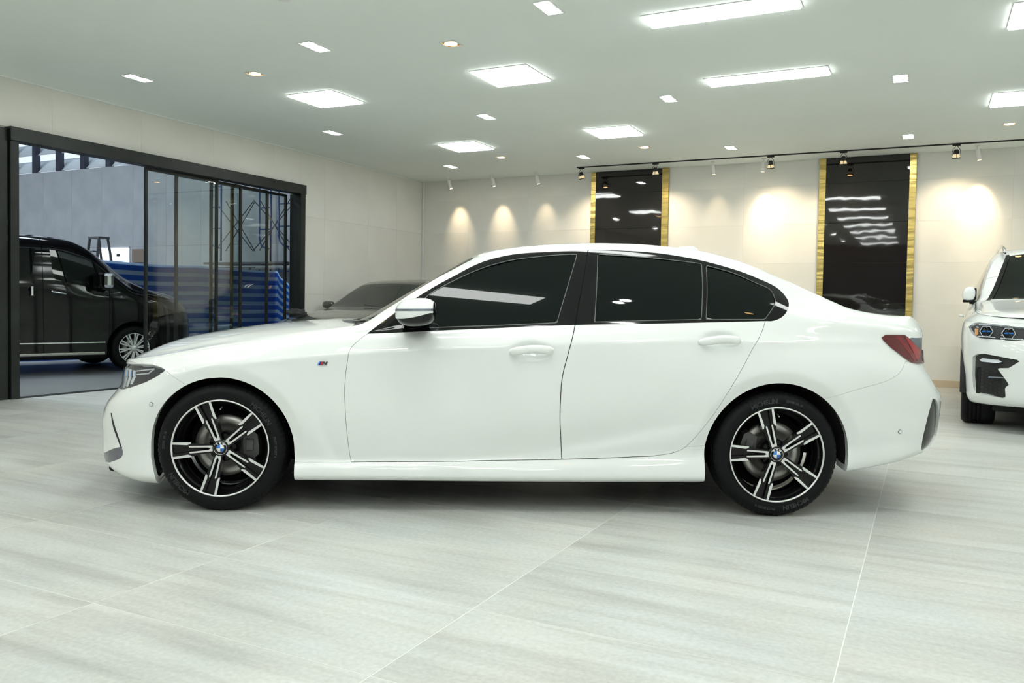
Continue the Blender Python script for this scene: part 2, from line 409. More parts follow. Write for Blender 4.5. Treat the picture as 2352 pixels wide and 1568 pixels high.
    # cant rail: bonnet shut line, A pillar edge, roof side, C pillar edge, boot edge
    row([(-.7,.735),(-.5,.764),(-.328,.798),(-.093,.848),(.097,.881),(.348,.914),(.536,.936),(.64,.952),(.703,.970),(.80,1.034),(.922,1.116),(1.044,1.195),(1.165,1.268),(1.282,1.331),(1.36,1.360),(1.45,1.381),(1.6,1.402),(1.813,1.418),(2.0,1.423),(2.133,1.422),(2.367,1.408),(2.55,1.380),(2.69,1.344),(2.802,1.308),(2.914,1.258),(3.082,1.182),(3.195,1.130),(3.30,1.088),(3.411,1.066),(3.567,1.050),(3.66,1.050),(3.74,1.040),(3.9,1.030)],
        [(-.7,.66),(-.4,.700),(0,.745),(.4,.775),(.65,.775),(.80,.735),(1.044,.652),(1.282,.580),(1.5,.545),(2.0,.535),(2.4,.548),(2.7,.585),(2.914,.625),(3.2,.690),(3.4,.715),(3.7,.715),(3.9,.70)],-.700,3.800,.010,.02)
    cz=[(-.7,.752),(-.6,.790),(-.5,.834),(-.4,.864),(-.25,.893),(-.06,.927),(.14,.953),(.335,.970),(.45,.976),(.53,.976),(.60,.985),(.733,1.055),(.869,1.137),(1.006,1.218),(1.143,1.300),(1.245,1.358),(1.349,1.394),(1.447,1.411),(1.614,1.430),(1.813,1.444),(1.939,1.449),(2.133,1.450),(2.367,1.440),(2.55,1.420),(2.69,1.375),(2.802,1.326),(2.914,1.262),(3.082,1.184),(3.195,1.130),(3.30,1.085),(3.41,1.069),(3.567,1.070),(3.66,1.062),(3.75,1.052),(3.9,1.040)]
    c=tab(cz,.012)
    e=R[-1]; w14=e['w']; z14=e['z']
    def mk(fr,k,xf,xr): R.append(dict(z=lambda x,k=k:z14(x)+(c(x)-z14(x))*k,w=lambda x,fr=fr:w14(x)*fr,xf=xf,xr=xr))
    mk(.90,.26,-.697,3.795); mk(.66,.66,-.695,3.79); mk(.34,.93,-.692,3.785)
    R.append(dict(z=c,w=lambda x:0*x,xf=-.69,xr=3.782))
    return R
def smst(t): t=np.clip(t,0,1); return t*t*(3-2*t)
def saloon_surface():
    P,vs=loft(saloon_rows(),0.0,3.42)
    X,Y,Z=P[...,0],P[...,1],P[...,2]
    side=(vs<11.0)[None,:]
    # flattened flare round the arches
    for (cx,cz,r) in (FA,RA):
        d=np.hypot(X-cx,Z-cz)-r
        k=np.clip(1-d/.058,0,1)*(Z>.12)
        k=np.where(d<0,1,k)
        fade=smst((Z-.16)/.25)
        P[...,1]+=np.where(side,.013*k*fade,0)
        bul=np.exp(-((d-.06)/.10)**2)*smst((Z-.25)/.3)
        P[...,1]-=np.where(side,.010*bul*np.clip((.86-Z)/.15,0,1),0)
    # rising crease low on the doors
    zc=.30+.0*X; zc=np.where(X>1.2,.30+.20*smst((X-1.2)/1.4)**1.3,zc)
    d=Z-zc; hollow=.016*np.exp(-(d/.035)**2)*(d<0)+.016*np.exp(-(d/.11)**2)*(d>=0)
    amp=smst((X-1.0)/.5)*smst((2.62-X)/.3)
    P[...,1]-=np.where(side,-hollow*amp*.7,0)
    # crease on the front wing behind the wheel
    d=(X-(.46+(.95*(.62-Z))*.35)); 
    P[...,1]+=np.where(side&(Z<.62)&(Z>.27),.007*np.exp(-(d/.03)**2)*smst((.62-Z)/.25)*smst((Z-.27)/.05),0)
    # upper shoulder crease through the handles
    zs=tab([(-.2,.73),(.5,.80),(1.3,.862),(2.3,.905),(3.2,.915),(3.7,.90)],.05)(X)
    d=Z-zs; P[...,1]-=np.where(side,.0045*np.exp(-(d/.022)**2)*smst((X+.1)/.4)*smst((3.6-X)/.4),0)
    for (hx,hz) in ((1.571,.850),(2.541,.914)):
        q=((X-hx)/.122)**2+((Z-hz)/.052)**2
        P[...,1]+=np.where(side,.026*np.clip(1-q,0,1)**1.5,0)
    return P,vs
CARX,CARY,CARA=-3.6100,3.8730,.49377
# ------------------------------------------------------------------ wheels (axis z outwards, face at z=0)
def text_mesh(body, size, extrude=.0008, bold=0.):
    cu=bpy.data.curves.new('t','FONT'); cu.body=body; cu.size=size; cu.extrude=extrude; cu.offset=bold; cu.align_x='CENTER'; cu.resolution_u=3
    ob=bpy.data.objects.new('t',cu); COL.objects.link(ob)
    dg=bpy.context.evaluated_depsgraph_get(); me=bpy.data.meshes.new_from_object(ob.evaluated_get(dg))
    bpy.data.objects.remove(ob); bpy.data.curves.remove(cu)
    return me
def ring_text(body, r, ang, size, z, name, m, parent, squash=1., extr=.0009):
    """lettering bent round a circle, baseline radius r, centred at angle ang, tops outwards"""
    me=text_mesh(body,size,extr,.0006)
    for v in me.vertices:
        x,y,zz=v.co; a=ang-x*squash/(r+size*.35); rr=r+y
        v.co=(rr*cos(a),rr*sin(a),z+zz)
    me.materials.append(m); o=link(name,me,parent); return o
def tyre_mesh(R=.326, rb=.240, wd=.225, lugs=72, grooves=True):
    prof=[(rb-.006,-.024),(rb-.002,-.012),(rb+.004,-.007),(rb+.020,-.001),(rb+.042,.003),(R-.034,.000),(R-.022,-.006),(R-.014,-.013),(R-.006,-.024),(R-.0015,-.038)]
    if grooves:
        for c in (.062,.095,.130,.163):
            prof+=[(R,-c+.006),(R-.007,-c+.005),(R-.007,-c-.005),(R,-c-.006)]
    prof+=[(R-.0015,-wd+.03),(R-.010,-wd+.014),(R-.03,-wd+.002),(rb+.03,-wd-.001),(rb-.004,-wd+.018)]
    mb=MB(); n=lugs*4; vs=[]
    for i,(r,z) in enumerate(prof):
        for k in range(n):
            rr=r
            if lugs>0 and (k%4==0) and 6<=i<=9: rr=r-(.0035 if i in (7,8,9) else .001)
            a=2*pi*k/n + (0.012*(i-7) if 6<=i<=9 else 0)
            vs.append((rr*cos(a),rr*sin(a),z))
    fs=[(i*n+k,i*n+(k+1)%n,(i+1)*n+(k+1)%n,(i+1)*n+k) for i in range(len(prof)-1) for k in range(n)]
    fs=[f[::-1] for f in fs]
    mb.add(vs,fs,True); return mb
def tyre_texts(ty, R, spec):
    for (t,a,size,r) in spec: ring_text(t,r,radians(a),size,.0032,'sidewall_lettering',M_['rubber_text'],ty)
def roundel(par, z, s=1.):
    """ring with letters round a quartered blue and white disc"""
    MB().lathe([(0,z),(.0335*s,z),(.0345*s,z-.003),(.0345*s,z-.012)],32).build('hub_cap',M_['black_gloss'],par)
    MB().lathe([(.0335*s,z-.001),(.0335*s,z+.0014),(.0322*s,z+.0014),(.0322*s,z)],32).build('cap_ring',M_['machined'],par)
    for q in range(4):
        MB().lathe([(0,z+.0013),(.0195*s,z+.0013),(.0195*s,z)],8,a0=q*pi/2+pi/2*0,a1=(q+1)*pi/2).build('badge_quadrant',M_['blue'] if q%2 else M_['white'],par)
    for t,a in (('B',128),('M',90),('W',52)): ring_text(t,.0222*s,radians(a),.0115*s,z+.0013,'badge_letter',M_['white'],par,extr=.0004)
def spoke_rim(par, off, n=5, z0=-.012):
    """black rim with machined double spokes"""
    # lip and barrel
    MB().lathe([(.2415,-.010),(.2475,-.004),(.2485,.000),(.2465,.002),(.2425,.0015),(.2405,-.002),(.238,-.012)],96).build('rim_lip',M_['machined'],par)
    MB().lathe([(.2405,-.003),(.236,-.014),(.230,-.030),(.222,-.034),(.219,-.060),(.212,-.066),(.209,-.100),(.214,-.160),(.224,-.185),(.236,-.190)],96).build('rim_barrel',M_['alloy_black'],par)
    hub=MB().lathe([(.0,z0+.004),(.034,z0+.004),(.041,z0+.002),(.048,z0-.010),(.052,z0-.034),(.075,z0-.045),(.078,-.09),(.0,-.09)],40); hub.build('wheel_hub',M_['alloy_black'],par)
    for k in range(5):
        a=radians(off+36+72*k); c=(.057*cos(a),.057*sin(a))
        MB().cyl((c[0],c[1],-.062),(c[0],c[1],-.036),.0095,.0085,12).cyl((c[0],c[1],-.040),(c[0],c[1],-.0385),.014,.014,12).build('wheel_bolt',M_['alloy_black'],par)
    for k in range(n):
        T=Matrix.Rotation(radians(off+360/n*k),4,'Z')
        def zf(r): return z0+.0115*min(1,max(0,(r-.04)/.19))**1.5   # face height along the spoke
        mb=MB()
        def slab(poly, zt, zb, T=T, mb=mb):      # poly in (r, s); top follows zf + zt
            m=len(poly); vs=[(p[0],p[1],zf(p[0])+zt) for p in poly]+[(p[0],p[1],zf(p[0])+zb) for p in poly]
            mb.add(vs,[tuple(range(m))]+[(i,m+i,m+(i+1)%m,(i+1)%m) for i in range(m)]+[tuple(range(2*m-1,m-1,-1))],False,T)
        # black body: two outer beams with a slot between, joined near the hub
        for s in (1,-1):
            q=[(.034,.004*s),(.034,.022*s),(.10,.026*s),(.165,.0395*s),(.2375,.0450*s),(.2405,.0385*s),(.2395,.0175*s),(.150,.0105*s),(.085,.0035*s),(.05,.003*s)]
            if s<0: q=q[::-1]
            slab(q,-.0018,-.046)
        slab([(.03,-.008),(.075,-.006),(.19,-.013),(.2405,-.019),(.2405,.019),(.19,.013),(.075,.006),(.03,.008)],-.016,-.050)
        o=mb.build('spoke',M_['alloy_black'],par)
        mb=MB()
        for s in (1,-1):
            q=[(.2425,.0470*s),(.2425,.0325*s),(.165,.0245*s),(.148,.0300*s),(.147,.0370*s),(.2355,.0425*s),(.239,.046*s)]
            if s>0: q=q[::-1]
            slab(q,.0006,-.004,T,mb)
            q=[(.036,.0125*s),(.050,.0150*s),(.152,.0190*s),(.158,.0165*s),(.156,.0115*s),(.062,.0065*s),(.052,.0005*s),(.036,.0005*s)]
            if s>0: q=q[::-1]
            slab(q,.0006,-.004,T,mb)
        mb.build('machined_face',M_['machined'],o)
def brake(par, cal_ang, rd=.158):
    MB().lathe([(.075,-.108),(.085,-.104),(rd-.048,-.104),(rd-.046,-.100),(rd,-.100),(rd,-.108),(rd,-.124),(rd-.05,-.124)],64).build('brake_disc',M_['steel'],par)
    MB().lathe([(.0,-.085),(.060,-.085),(.070,-.092),(.078,-.112),(.078,-.13)],40).build('disc_hat',M_['black_matte'],par)
    T=Matrix.Rotation(radians(cal_ang),4,'Z')
    mb=MB(); mb.prism([(.095,-.062),(.150,-.075),(.172,-.055),(.176,0),(.172,.055),(.150,.075),(.095,.062),(.088,0)],-.135,-.082,T,.93)
    mb.box((.128,0,-.080),(.040,.060,.012),T,.004); mb.build('brake_caliper',M_['caliper'],par)
def car_wheel(name, loc, off, cal, texts, parent, R=.326, side=-1):
    """wheel as a sub-tree of the car: wheel > tyre etc."""
    w=MB().lathe([(.0,-.19),(.20,-.19),(.205,-.175),(.0,-.175)],48).build(name,M_['liner'],parent)
    w.rotation_euler=(pi/2,0,0) if side<0 else (-pi/2,0,0); w.location=loc
    ty=tyre_mesh(R).build('tyre',M_['rubber'],w)
    for (t,a,size,r) in texts: ring_text(t,r,radians(a),size,.0032,'sidewall_lettering',M_['rubber_text'],w)
    spoke_rim_flat(w, off); brake(w,cal); roundel(w,-.006,1.0)
    a=radians(off+52); MB().cyl((.205*cos(a),.205*sin(a),-.05),(.196*cos(a),.196*sin(a),-.022),.004,.0035,10).build('valve_stem',M_['steel'],w)
    return w
def spoke_rim_flat(w, off):
    # thing > part > sub-part is the deepest level: everything hangs directly under the wheel
    n0=set(o.name for o in bpy.data.objects)
    spoke_rim(w, off)
    for o in bpy.data.objects:
        if o.name not in n0 and o.parent is not None and o.parent is not w and o.parent.name.startswith('spoke'): o.parent=w
M_['red_mid']=mat('mid_red_lamp_lens',(.17,.004,.007),.08,coat=1.)
M_['seal']=mat('window_seal_grey',(.10,.105,.105),.35)
# ------------------------------------------------------------------ the white saloon
def capf(S, vlim=13.97): return (S.A-vlim)*.06          # only the flank rows take part in side cuts
def panel_pair(S, name, m, par, depth=.012, label=None):
    """one panel on the near side and its twin on the far side"""
    S=S.rim(depth) if depth else S
    o=S.build(name,m,par); c=S.mirrored().build(name,m,par)
    if label: o['label']=label; c['label']=label
    return o,c
def smooth_pane(q):
    """window glass: one smooth doubly curved sheet"""
    x=q.V[:,0]-q.V[:,0].mean(); z=q.V[:,2]-q.V[:,2].mean(); one=np.ones_like(x)
    A=np.stack([one,x,z,x*x,x*z,z*z],1); c,_,_,_=np.linalg.lstsq(A,q.V[:,1],rcond=None)
    V=q.V.copy(); V[:,1]=A@c; gx=c[1]+2*c[3]*x+c[4]*z; gz=c[2]+c[4]*x+2*c[5]*z
    N=np.stack([gx,-one,gz],1); N/=np.linalg.norm(N,axis=1,keepdims=True)
    return Skin(V,N,q.T,q.A)
def build_saloon():
    root=empty('car',(CARX,CARY,0),CARA,'white four-door saloon car with black-tinted windows, side-on in the middle of the showroom floor','car')
    P,vs=saloon_surface(); S=Skin.from_grid(P,vs)
    g=.0021
    glassF=spl([(1.027,1.111),(1.109,1.167),(1.229,1.231),(1.350,1.282),(1.472,1.316),(1.595,1.335),(1.720,1.349),(1.822,1.355),(1.762,1.175),(1.703,0.992),(1.415,0.974),(1.112,0.959),(0.95,0.948),(.935,.985)],5,True,(7,9,12,13))
    sail=np.array([(.808,.9385),(.935,.9455),(.920,.985),(.978,1.068),(.93,1.035),(.86,.982)])
    glassR=spl([(1.939,1.358),(2.169,1.347),(2.350,1.332),(2.497,1.316),(2.455,1.021),(2.205,1.012),(1.903,0.999),(1.921,1.177)],5,True,(0,3,4,6,7))
    glassQ=spl([(2.525,1.307),(2.659,1.269),(2.783,1.212),(2.846,1.181),(2.857,1.129),(2.841,1.093),(2.788,1.027),(2.483,1.021)],5,True,(0,6,7))
    dlo=spl([(0.730,0.918),(0.791,0.968),(0.877,1.036),(0.967,1.104),(1.078,1.176),(1.167,1.227),(1.257,1.279),(1.349,1.318),(1.472,1.349),(1.596,1.364),(1.722,1.374),(1.884,1.384),(2.083,1.383),(2.265,1.373),(2.446,1.348),(2.579,1.318),(2.709,1.279),(2.794,1.244),(2.872,1.209),(2.911,1.178),(2.932,1.138),(2.930,1.103),(2.907,1.064),(2.872,1.033),(2.827,1.017),(2.791,1.016),(2.225,0.994),(1.802,0.980),(1.413,0.958),(1.118,0.941),(0.885,0.926)],4,True,(0,))
    fr=spl([(0.730,0.918),(0.685,0.879),(0.653,0.842),(0.643,0.794),(0.632,0.712),(0.628,0.623),(0.632,0.511),(0.640,0.398),(0.651,0.294),(0.659,0.259)],5,False)
    bot=[(1.202,0.268),(1.742,0.284)]
    bs=spl([(1.742,0.284),(1.735,0.386),(1.726,0.503),(1.727,0.638),(1.735,0.727),(1.765,0.851),(1.798,0.976),(1.818,1.073),(1.852,1.223),(1.887,1.386)],5,False)
    doorF=np.concatenate([fr,np.array(bot[:1]),bs[bs[:,1]<.985],[(1.80,1.0),(1.4,.975),(1.1,.958),(.885,.945),(.76,.930)]])
    rr=spl([(2.22,.308),(2.318,0.325),(2.383,0.359),(2.466,0.457),(2.534,0.557),(2.594,0.665),(2.663,0.786),(2.719,0.885),(2.763,0.954),(2.791,1.016)],5,False)
    doorR=np.concatenate([[(1.742,.284),(1.99,.295)],rr,[(2.79,1.035),(2.2,1.012),(1.80,1.0)],bs[bs[:,1]<.985][::-1][:-1]])
    sill=np.array([(.30,.257),(.659,.259),(1.202,.268),(1.742,.284),(1.99,.295),(2.22,.308),(2.318,.325),(2.37,.352),(2.394,.362),(2.56,.369),(2.56,.05),(.30,.05)])
    bumpF=np.array([(-.285,.720),(-.181,.655),(-.10,.60),(-.10,-.1),(-1.2,-.1),(-1.2,1.0),(-.70,1.0),(-.70,.742),(-.50,.7385),(-.387,.7415),(-.328,.733)])
    bumpR=np.concatenate([spl([(3.05,.61),(3.105,.626),(3.254,.673),(3.36,.702),(3.429,.727),(3.473,.754),(3.505,.79),(3.519,.818)],5,False),[(3.9,.80),(4.2,.80),(4.2,0),(3.0,0)]])
    lampF=np.array([(-.281,.718),(-.327,.685),(-.396,.651),(-.48,.622),(-.56,.600),(-.70,.592),(-.9,.592),(-.9,.725),(-.642,.722),(-.56,.729),(-.491,.735),(-.387,.739),(-.328,.731)])
    lampR=np.array([(3.396,.948),(3.416,.955),(3.526,.956),(3.548,.942),(3.60,.900),(3.66,.872),(4.1,.865),(4.1,.800),(3.60,.805),(3.56,.812),(3.515,.838),(3.44,.893),(3.406,.927)])
    lampR2=np.array([(3.549,.943),(3.603,.901),(3.662,.873),(4.1,.866),(4.1,.938),(3.60,.940)])
    archF=np.array([(FA[0]+FA[2]*cos(a),FA[1]+FA[2]*sin(a)) for a in np.linspace(0,pi,50)]+[(-.366,.27),(-.340,.165),(-.338,-.1),(.376,-.1),(.374,.2)])
    archR=np.array([(RA[0]+RA[2]*cos(a),RA[1]+RA[2]*sin(a)) for a in np.linspace(0,pi,50)]+[(2.483,.26),(2.481,-.1),(3.232,-.1),(3.234,.25)])
    chin=np.array([(-.80,.195),(-.745,.19),(-.65,.205),(-.555,.243),(-.538,.262),(-.537,.288),(-.549,.306),(-.61,.288),(-.69,.250),(-.80,.228)])
    slit=np.array([(-.622,.475),(-.606,.42),(-.583,.36),(-.556,.306),(-.541,.300),(-.556,.352),(-.576,.412),(-.598,.460)])
    refl=spl([(3.700,.622),(3.663,.482),(3.648,.36),(3.68,.325),(3.74,.345),(3.80,.40),(3.80,.47),(3.78,.55),(3.735,.612)],3,True,(0,3))
    D=lambda s,poly: sdf(s.V[:,[0,2]],poly)
    under=S.offset(-.016)
    # arches
    S=S.sub(-D(S,archF)); S=S.sub(-D(S,archR))
    uF=under.sub(-D(under,archF)-.0); uF=uF.sub(-D(uF,archR)-.0)
    uF=uF.sub(-np.maximum(np.maximum(11.2-uF.A,uF.A-13.9),np.maximum((.45-uF.V[:,0])*10,(uF.V[:,0]-1.0)*10)))
    uF.both().build('inner_shell',M_['gap'],root)
    # --- top surfaces
    cowl=lambda y: .700-.165*np.clip(1-(y/.70)**2,0,1)
    hdr=lambda y: 1.262-.03*np.clip(1-(y/.58)**2,0,1)
    top=S.sub(13.99-S.A,0); side=S.sub(S.A-13.99,0)
    def T_(s,f): return f(s)
    ws=lambda s: np.maximum(np.maximum((14.10-s.A)*.05,cowl(s.V[:,1])-s.V[:,0]),s.V[:,0]-hdr(s.V[:,1]))
    W=top.sub(ws(top),-.002); W.offset(-.003).both().rim(.01).build('windscreen',M_['screen'],root)
    top=top.sub(-ws(top),-.002)
    rw=lambda s: np.maximum(np.maximum((14.12-s.A)*.05,2.60+.05*(s.V[:,1]/.5)**2-s.V[:,0]),s.V[:,0]-3.285+.03*(s.V[:,1]/.6)**2)
    W=top.sub(rw(top),-.002); W.offset(-.003).both().rim(.01).build('rear_window',M_['tint'],root)
    top=top.sub(-rw(top),-.002)
    hd=lambda s: s.V[:,0]-(cowl(s.V[:,1])-.055)
    H=top.sub(np.maximum(hd(top),13.999-top.A),-g); H.both().rim(.014).build('bonnet',M_['paint'],root)
    top=top.sub(-hd(top),0.)
    cw=lambda s: np.maximum(s.V[:,0]-cowl(s.V[:,1])-.001,13.999-s.A)
    Cw=top.sub(cw(top),0); Cw.offset(-.012).both().build('cowl_panel',M_['black_matte'],root)
    top=top.sub(-cw(top),0)
    tl=lambda s: 3.318-s.V[:,0]
    B=top.sub(tl(top),-g); B.both().rim(.012).build('boot_lid',M_['paint'],root)
    top=top.sub(-tl(top),-.0); top.both().rim(.008).build('roof_panel',M_['paint'],root)
    # --- side: glasshouse
    s=side
    d=D(s,dlo); G=s.sub(d,0); s=s.sub(-d,0.)
    for nm,pg in (('front_door_glass',glassF),('rear_door_glass',glassR),('quarter_glass',glassQ),('mirror_sail_panel',sail)):
        if nm!='mirror_sail_panel':
            sq=G.sub(D(G,pg),.0040); sq=sq.sub(-D(sq,pg),0.0); panel_pair(sq.offset(.0010),'window_seal',M_['seal'],root,.004)
        q=G.sub(D(G,pg),0)
        if nm!='mirror_sail_panel': q=smooth_pane(q)
        panel_pair(q.offset(-.004 if nm!='mirror_sail_panel' else -.001),nm,M_['tint'],root,0)
        G=G.sub(-D(G,pg),.0)
    # trim split at the door gap
    bsg=seg_dist(G.V[:,[0,2]],bs,False); right=G.V[:,0]-np.interp(G.V[:,2],bs[:,1],bs[:,0])
    panel_pair(G.sub(right,-g),'window_trim',M_['black_gloss'],root,.008); panel_pair(G.sub(-right,-g),'window_trim',M_['black_gloss'],root,.008)
    # --- doors
    d=D(s,doorF); panel_pair(s.sub(d,-g),'front_door',M_['paint'],root); s=s.sub(-d,0)
    d=D(s,doorR); panel_pair(s.sub(d,-g),'rear_door',M_['paint'],root); s=s.sub(-d,0)
    d=D(s,sill); panel_pair(s.sub(d,-.0012),'side_skirt',M_['paint'],root,.03); s=s.sub(-d,.0)
    # --- lamps
    SV=S.V.copy(); SN=S.N.copy(); SA=S.A.copy()
    def near(x,z,vm=14.2):
        m=(SA<vm)&(SV[:,1]<-.3)&(np.abs(SV[:,0]-x)<.05)&(np.abs(SV[:,2]-z)<.05); V=SV[m]; N=SN[m]
        if not len(V): return None
        d=(V[:,0]-x)**2+(V[:,2]-z)**2; k=np.argsort(d)[:6]; w_=1/(d[k]+1e-5); w_/=w_.sum()
        p=(V[k]*w_[:,None]).sum(0); n=(N[k]*w_[:,None]).sum(0); n/=np.linalg.norm(n)
        p=p+np.array([x-p[0],0,z-p[2]])-np.array([0,1,0])*0; # keep on the tangent plane
        p[1]-= (n[0]*(x-(V[k]*w_[:,None]).sum(0)[0])+n[2]*(z-(V[k]*w_[:,None]).sum(0)[2]))/n[1]
        return p,n
    def patch(q4,nu,nv_,inset,thick,m_,nm,par,sg,vm=14.2):
        q4=[np.array(q,float) for q in q4]; V=[];V2=[]
        for j in range(nv_+1):
            t=j/nv_; a=q4[0]*(1-t)+q4[3]*t; c=q4[1]*(1-t)+q4[2]*t
            for i in range(nu+1):
                p_=a+(c-a)*i/nu; r=near(p_[0],p_[1],vm)
                if r is None: return
                p,n=r; k=np.array([1,sg,1.]); V.append((p-n*inset)*k); V2.append((p-n*(inset+thick))*k)
        n1=nu+1; F=[(j*n1+i,j*n1+i+1,(j+1)*n1+i+1,(j+1)*n1+i) for j in range(nv_) for i in range(nu)]
        ring=[i for i in range(n1)]+[j*n1+nu for j in range(1,nv_+1)]+[nv_*n1+i for i in range(nu-1,-1,-1)]+[j*n1 for j in range(nv_-1,0,-1)]
        o_=len(V); R_n=len(ring); Fs=[(ring[i],ring[(i+1)%R_n],o_+ring[(i+1)%R_n],o_+ring[i]) for i in range(R_n)]
        mb=MB(); mb.add(V,F,True) ; mb.add(V+V2,Fs,False); return mb.build(nm,m_,par)
    lim=lambda s_,y: s_.V[:,1]+y
    d=np.maximum(D(s,lampF),lim(s,.36)); LF=s.sub(d,0); s=s.sub(-d,.0)
    d=np.maximum(D(s,lampR),lim(s,.42)); LR=s.sub(d,0); s=s.sub(-d,.0)
    d=np.maximum(D(s,lampR2),lim(s,.45)); LR2=s.sub(d,0); s=s.sub(-d,.0)
    # front and rear faces: kidney grilles, intakes, plate recess
    YZ=lambda s_: np.stack([s_.V[:,1],s_.V[:,2]],1)
    kid=np.array([(-.03,.565),(-.06,.50),(-.22,.50),(-.285,.56),(-.27,.665),(-.22,.70),(-.05,.70)])
    low=np.array([(.001,.22),(.001,.40),(-.40,.40),(-.48,.33),(-.44,.22)])
    for nm,pg in (('kidney_grille',kid),('lower_intake',low)):
        d=np.maximum(sdf(YZ(s),pg),s.V[:,0]+.45); q=s.sub(d,0); s=s.sub(-d,0)
        panel_pair(q.offset(-.012),nm,M_['black_gloss'],root,0)
    d=np.maximum(sdf(YZ(s),np.array([(.001,.24),(.001,.44),(-.50,.44),(-.62,.36),(-.60,.24)])),3.3-s.V[:,0]); q=s.sub(d,0); s=s.sub(-d,0); q.both().offset(-.01).build('rear_diffuser',M_['black_matte'],root)
    # bumpers
    for nm,pg,mm in (('bumper_blade',chin,'satin'),):
        d=D(s,pg); q=s.sub(d,0); s=s.sub(-d,0); panel_pair(q.offset(-.004),nm,M_[mm],root,.004)
    for sg in (1,-1):
        mb_=patch([(-.624,.476),(-.617,.476),(-.583,.395),(-.600,.395)],3,8,-.0012,.004,M_['black_matte'],'air_slit',root,sg)
        mb_=patch([(-.600,.395),(-.583,.395),(-.541,.300),(-.550,.300)],3,8,-.0012,.004,M_['black_matte'],'air_slit',root,sg)
    d=D(s,refl); q=s.sub(d,0); s=s.sub(-d,0); panel_pair(q.offset(-.012),'rear_corner_vent',M_['black_gloss'],root,0)
    d=D(s,bumpF); panel_pair(s.sub(d,-g*.6),'front_bumper',M_['paint'],root,.035); s=s.sub(-d,0)
    d=D(s,bumpR); panel_pair(s.sub(d,-g*.6),'rear_bumper',M_['paint'],root,.035); s=s.sub(-d,0)
    d=s.V[:,0]-1.2
    panel_pair(s.sub(d,0),'front_wing',M_['paint'],root,.035); panel_pair(s.sub(-d,0),'rear_quarter_panel',M_['paint'],root,.035)
    # --- lamp insides and lenses
    for q,sg in ((LF,1),(LF.mirrored(),-1)):
        b=q.offset(-.026).build('headlamp',M_['black_gloss'],root)
        q.offset(-.001).rim(.004).build('lamp_lens',M_['clear_lamp'],b)
        # projector bars
        for k,(x,w,zt,zb) in enumerate(((-.700,.040,.700,.606),(-.640,.030,.705,.604),(-.592,.026,.708,.608),(-.550,.024,.708,.618),(-.510,.022,.706,.634))):
            zm=(zt+zb)/2+.006
            for (q4,m_,nm,ins) in (([(x-w/2,zt),(x+w/2,zt),(x+w/2+.010,zm),(x-w/2+.010,zm)],M_['lamp_silver'],'reflector',.009),([(x-w/2+.010,zm),(x+w/2+.010,zm),(x+w/2-.012,zb),(x-w/2-.012,zb)],M_['lamp_silver'],'reflector',.013)):
                patch(q4,6,8,ins,.004,m_,nm,b,sg)
            if k>0: patch([(x+w/2+.003,zt-.01),(x+w/2+.007,zt-.01),(x+w/2+.017,zm),(x+w/2+.013,zm)],2,6,.006,.002,M_['sky'],'light_strip',b,sg)
        mb=MB(); 
        for a,c in (((-.445,-.822,.708),(-.345,-.850,.722)),((-.445,-.822,.690),(-.375,-.845,.698))):
            mb.bar((a[0],a[1]*sg,a[2]),(c[0],c[1]*sg,c[2]),.004,.006)
        mb.bar((-.345,-.850*sg,.722),(-.375,-.845*sg,.698),.004,.006); mb.build('light_guide',M_['lamp_silver'],b)
    LRm=LR.mirrored()
    for q in (LR,LRm):
        b=q.offset(-.010).build('tail_lamp',M_['black_gloss'],root); q.offset(.006).rim(.012).build('tail_lens',M_['red_dark'],b)
        sgl=1 if q is LR else -1
        patch([(3.528,.944),(3.549,.936),(3.640,.862),(3.598,.822)],5,10,-.0078,.003,M_['red_lamp'],'lamp_band',b,sgl); patch([(3.470,.948),(3.500,.948),(3.600,.830),(3.575,.820)],4,10,-.0072,.003,M_['red_mid'],'lamp_band',b,sgl)
    panel_pair(LR2.offset(-.003),'reversing_lamp',M_['lamp_grey'],root,.004)
    # --- details on both flanks
    def surf_y(x,z,vmax=13.5):
        m=(S.A<vmax); V=S.V[m]; i=((V[:,0]-x)**2+(V[:,2]-z)**2).argmin(); return V[i,1],S.N[m][i]
    for sg in (1,-1):
        for (x0,x1,z0,z1) in ((1.458,1.686,.838,.850),(2.430,2.654,.901,.914)):
            mb=MB(); n=15; pts=[]; rs=[]
            for i in range(n):
                t=i/(n-1); x=x0+(x1-x0)*t; z=z0+(z1-z0)*t+.010*sin(pi*t)+.001; e=sin(pi*t)
                y=surf_y(x,z)[0]-.008-.040*min(1,e*1.6)**.7
                if t in (0.,1.): y=surf_y(x,z)[0]+.004
                pts.append((x,y*sg,z)); rs.append(.009+.0085*min(1,e*2)**.6)
            # flattened tube
            vs_=[];k=12
            for i,(p,r) in enumerate(zip(pts,rs)):
                for j in range(k):
                    a=2*pi*j/k; vs_.append((p[0],p[1]+r*.62*cos(a)*1.0,p[2]+r*1.25*sin(a)))
            fs=[(i*k+j,i*k+(j+1)%k,(i+1)*k+(j+1)%k,(i+1)*k+j) for i in range(n-1) for j in range(k)]+[tuple(range(k)),tuple((n-1)*k+j for j in range(k))[::-1]]
            mb.add(vs_,fs,True); mb.build('door_handle',M_['paint'],root)
        for (x,z) in ((-.350,.545),(3.505,.452)):
            y,nn=surf_y(x,z); p=Vector((x,y*sg,z)); nv=Vector((nn[0],nn[1]*sg,nn[2]))
            MB().cyl(p-nv*.004,p+nv*.0016,.0104,.0104,24).build('sensor_rim',M_['gap'],root)
            MB().cyl(p-nv*.004,p+nv*.0024,.0088,.0088,24).build('parking_sensor',M_['paint'],root)
        # wing badge: three slanting bars and an M
        y0=surf_y(.515,.772)[0]
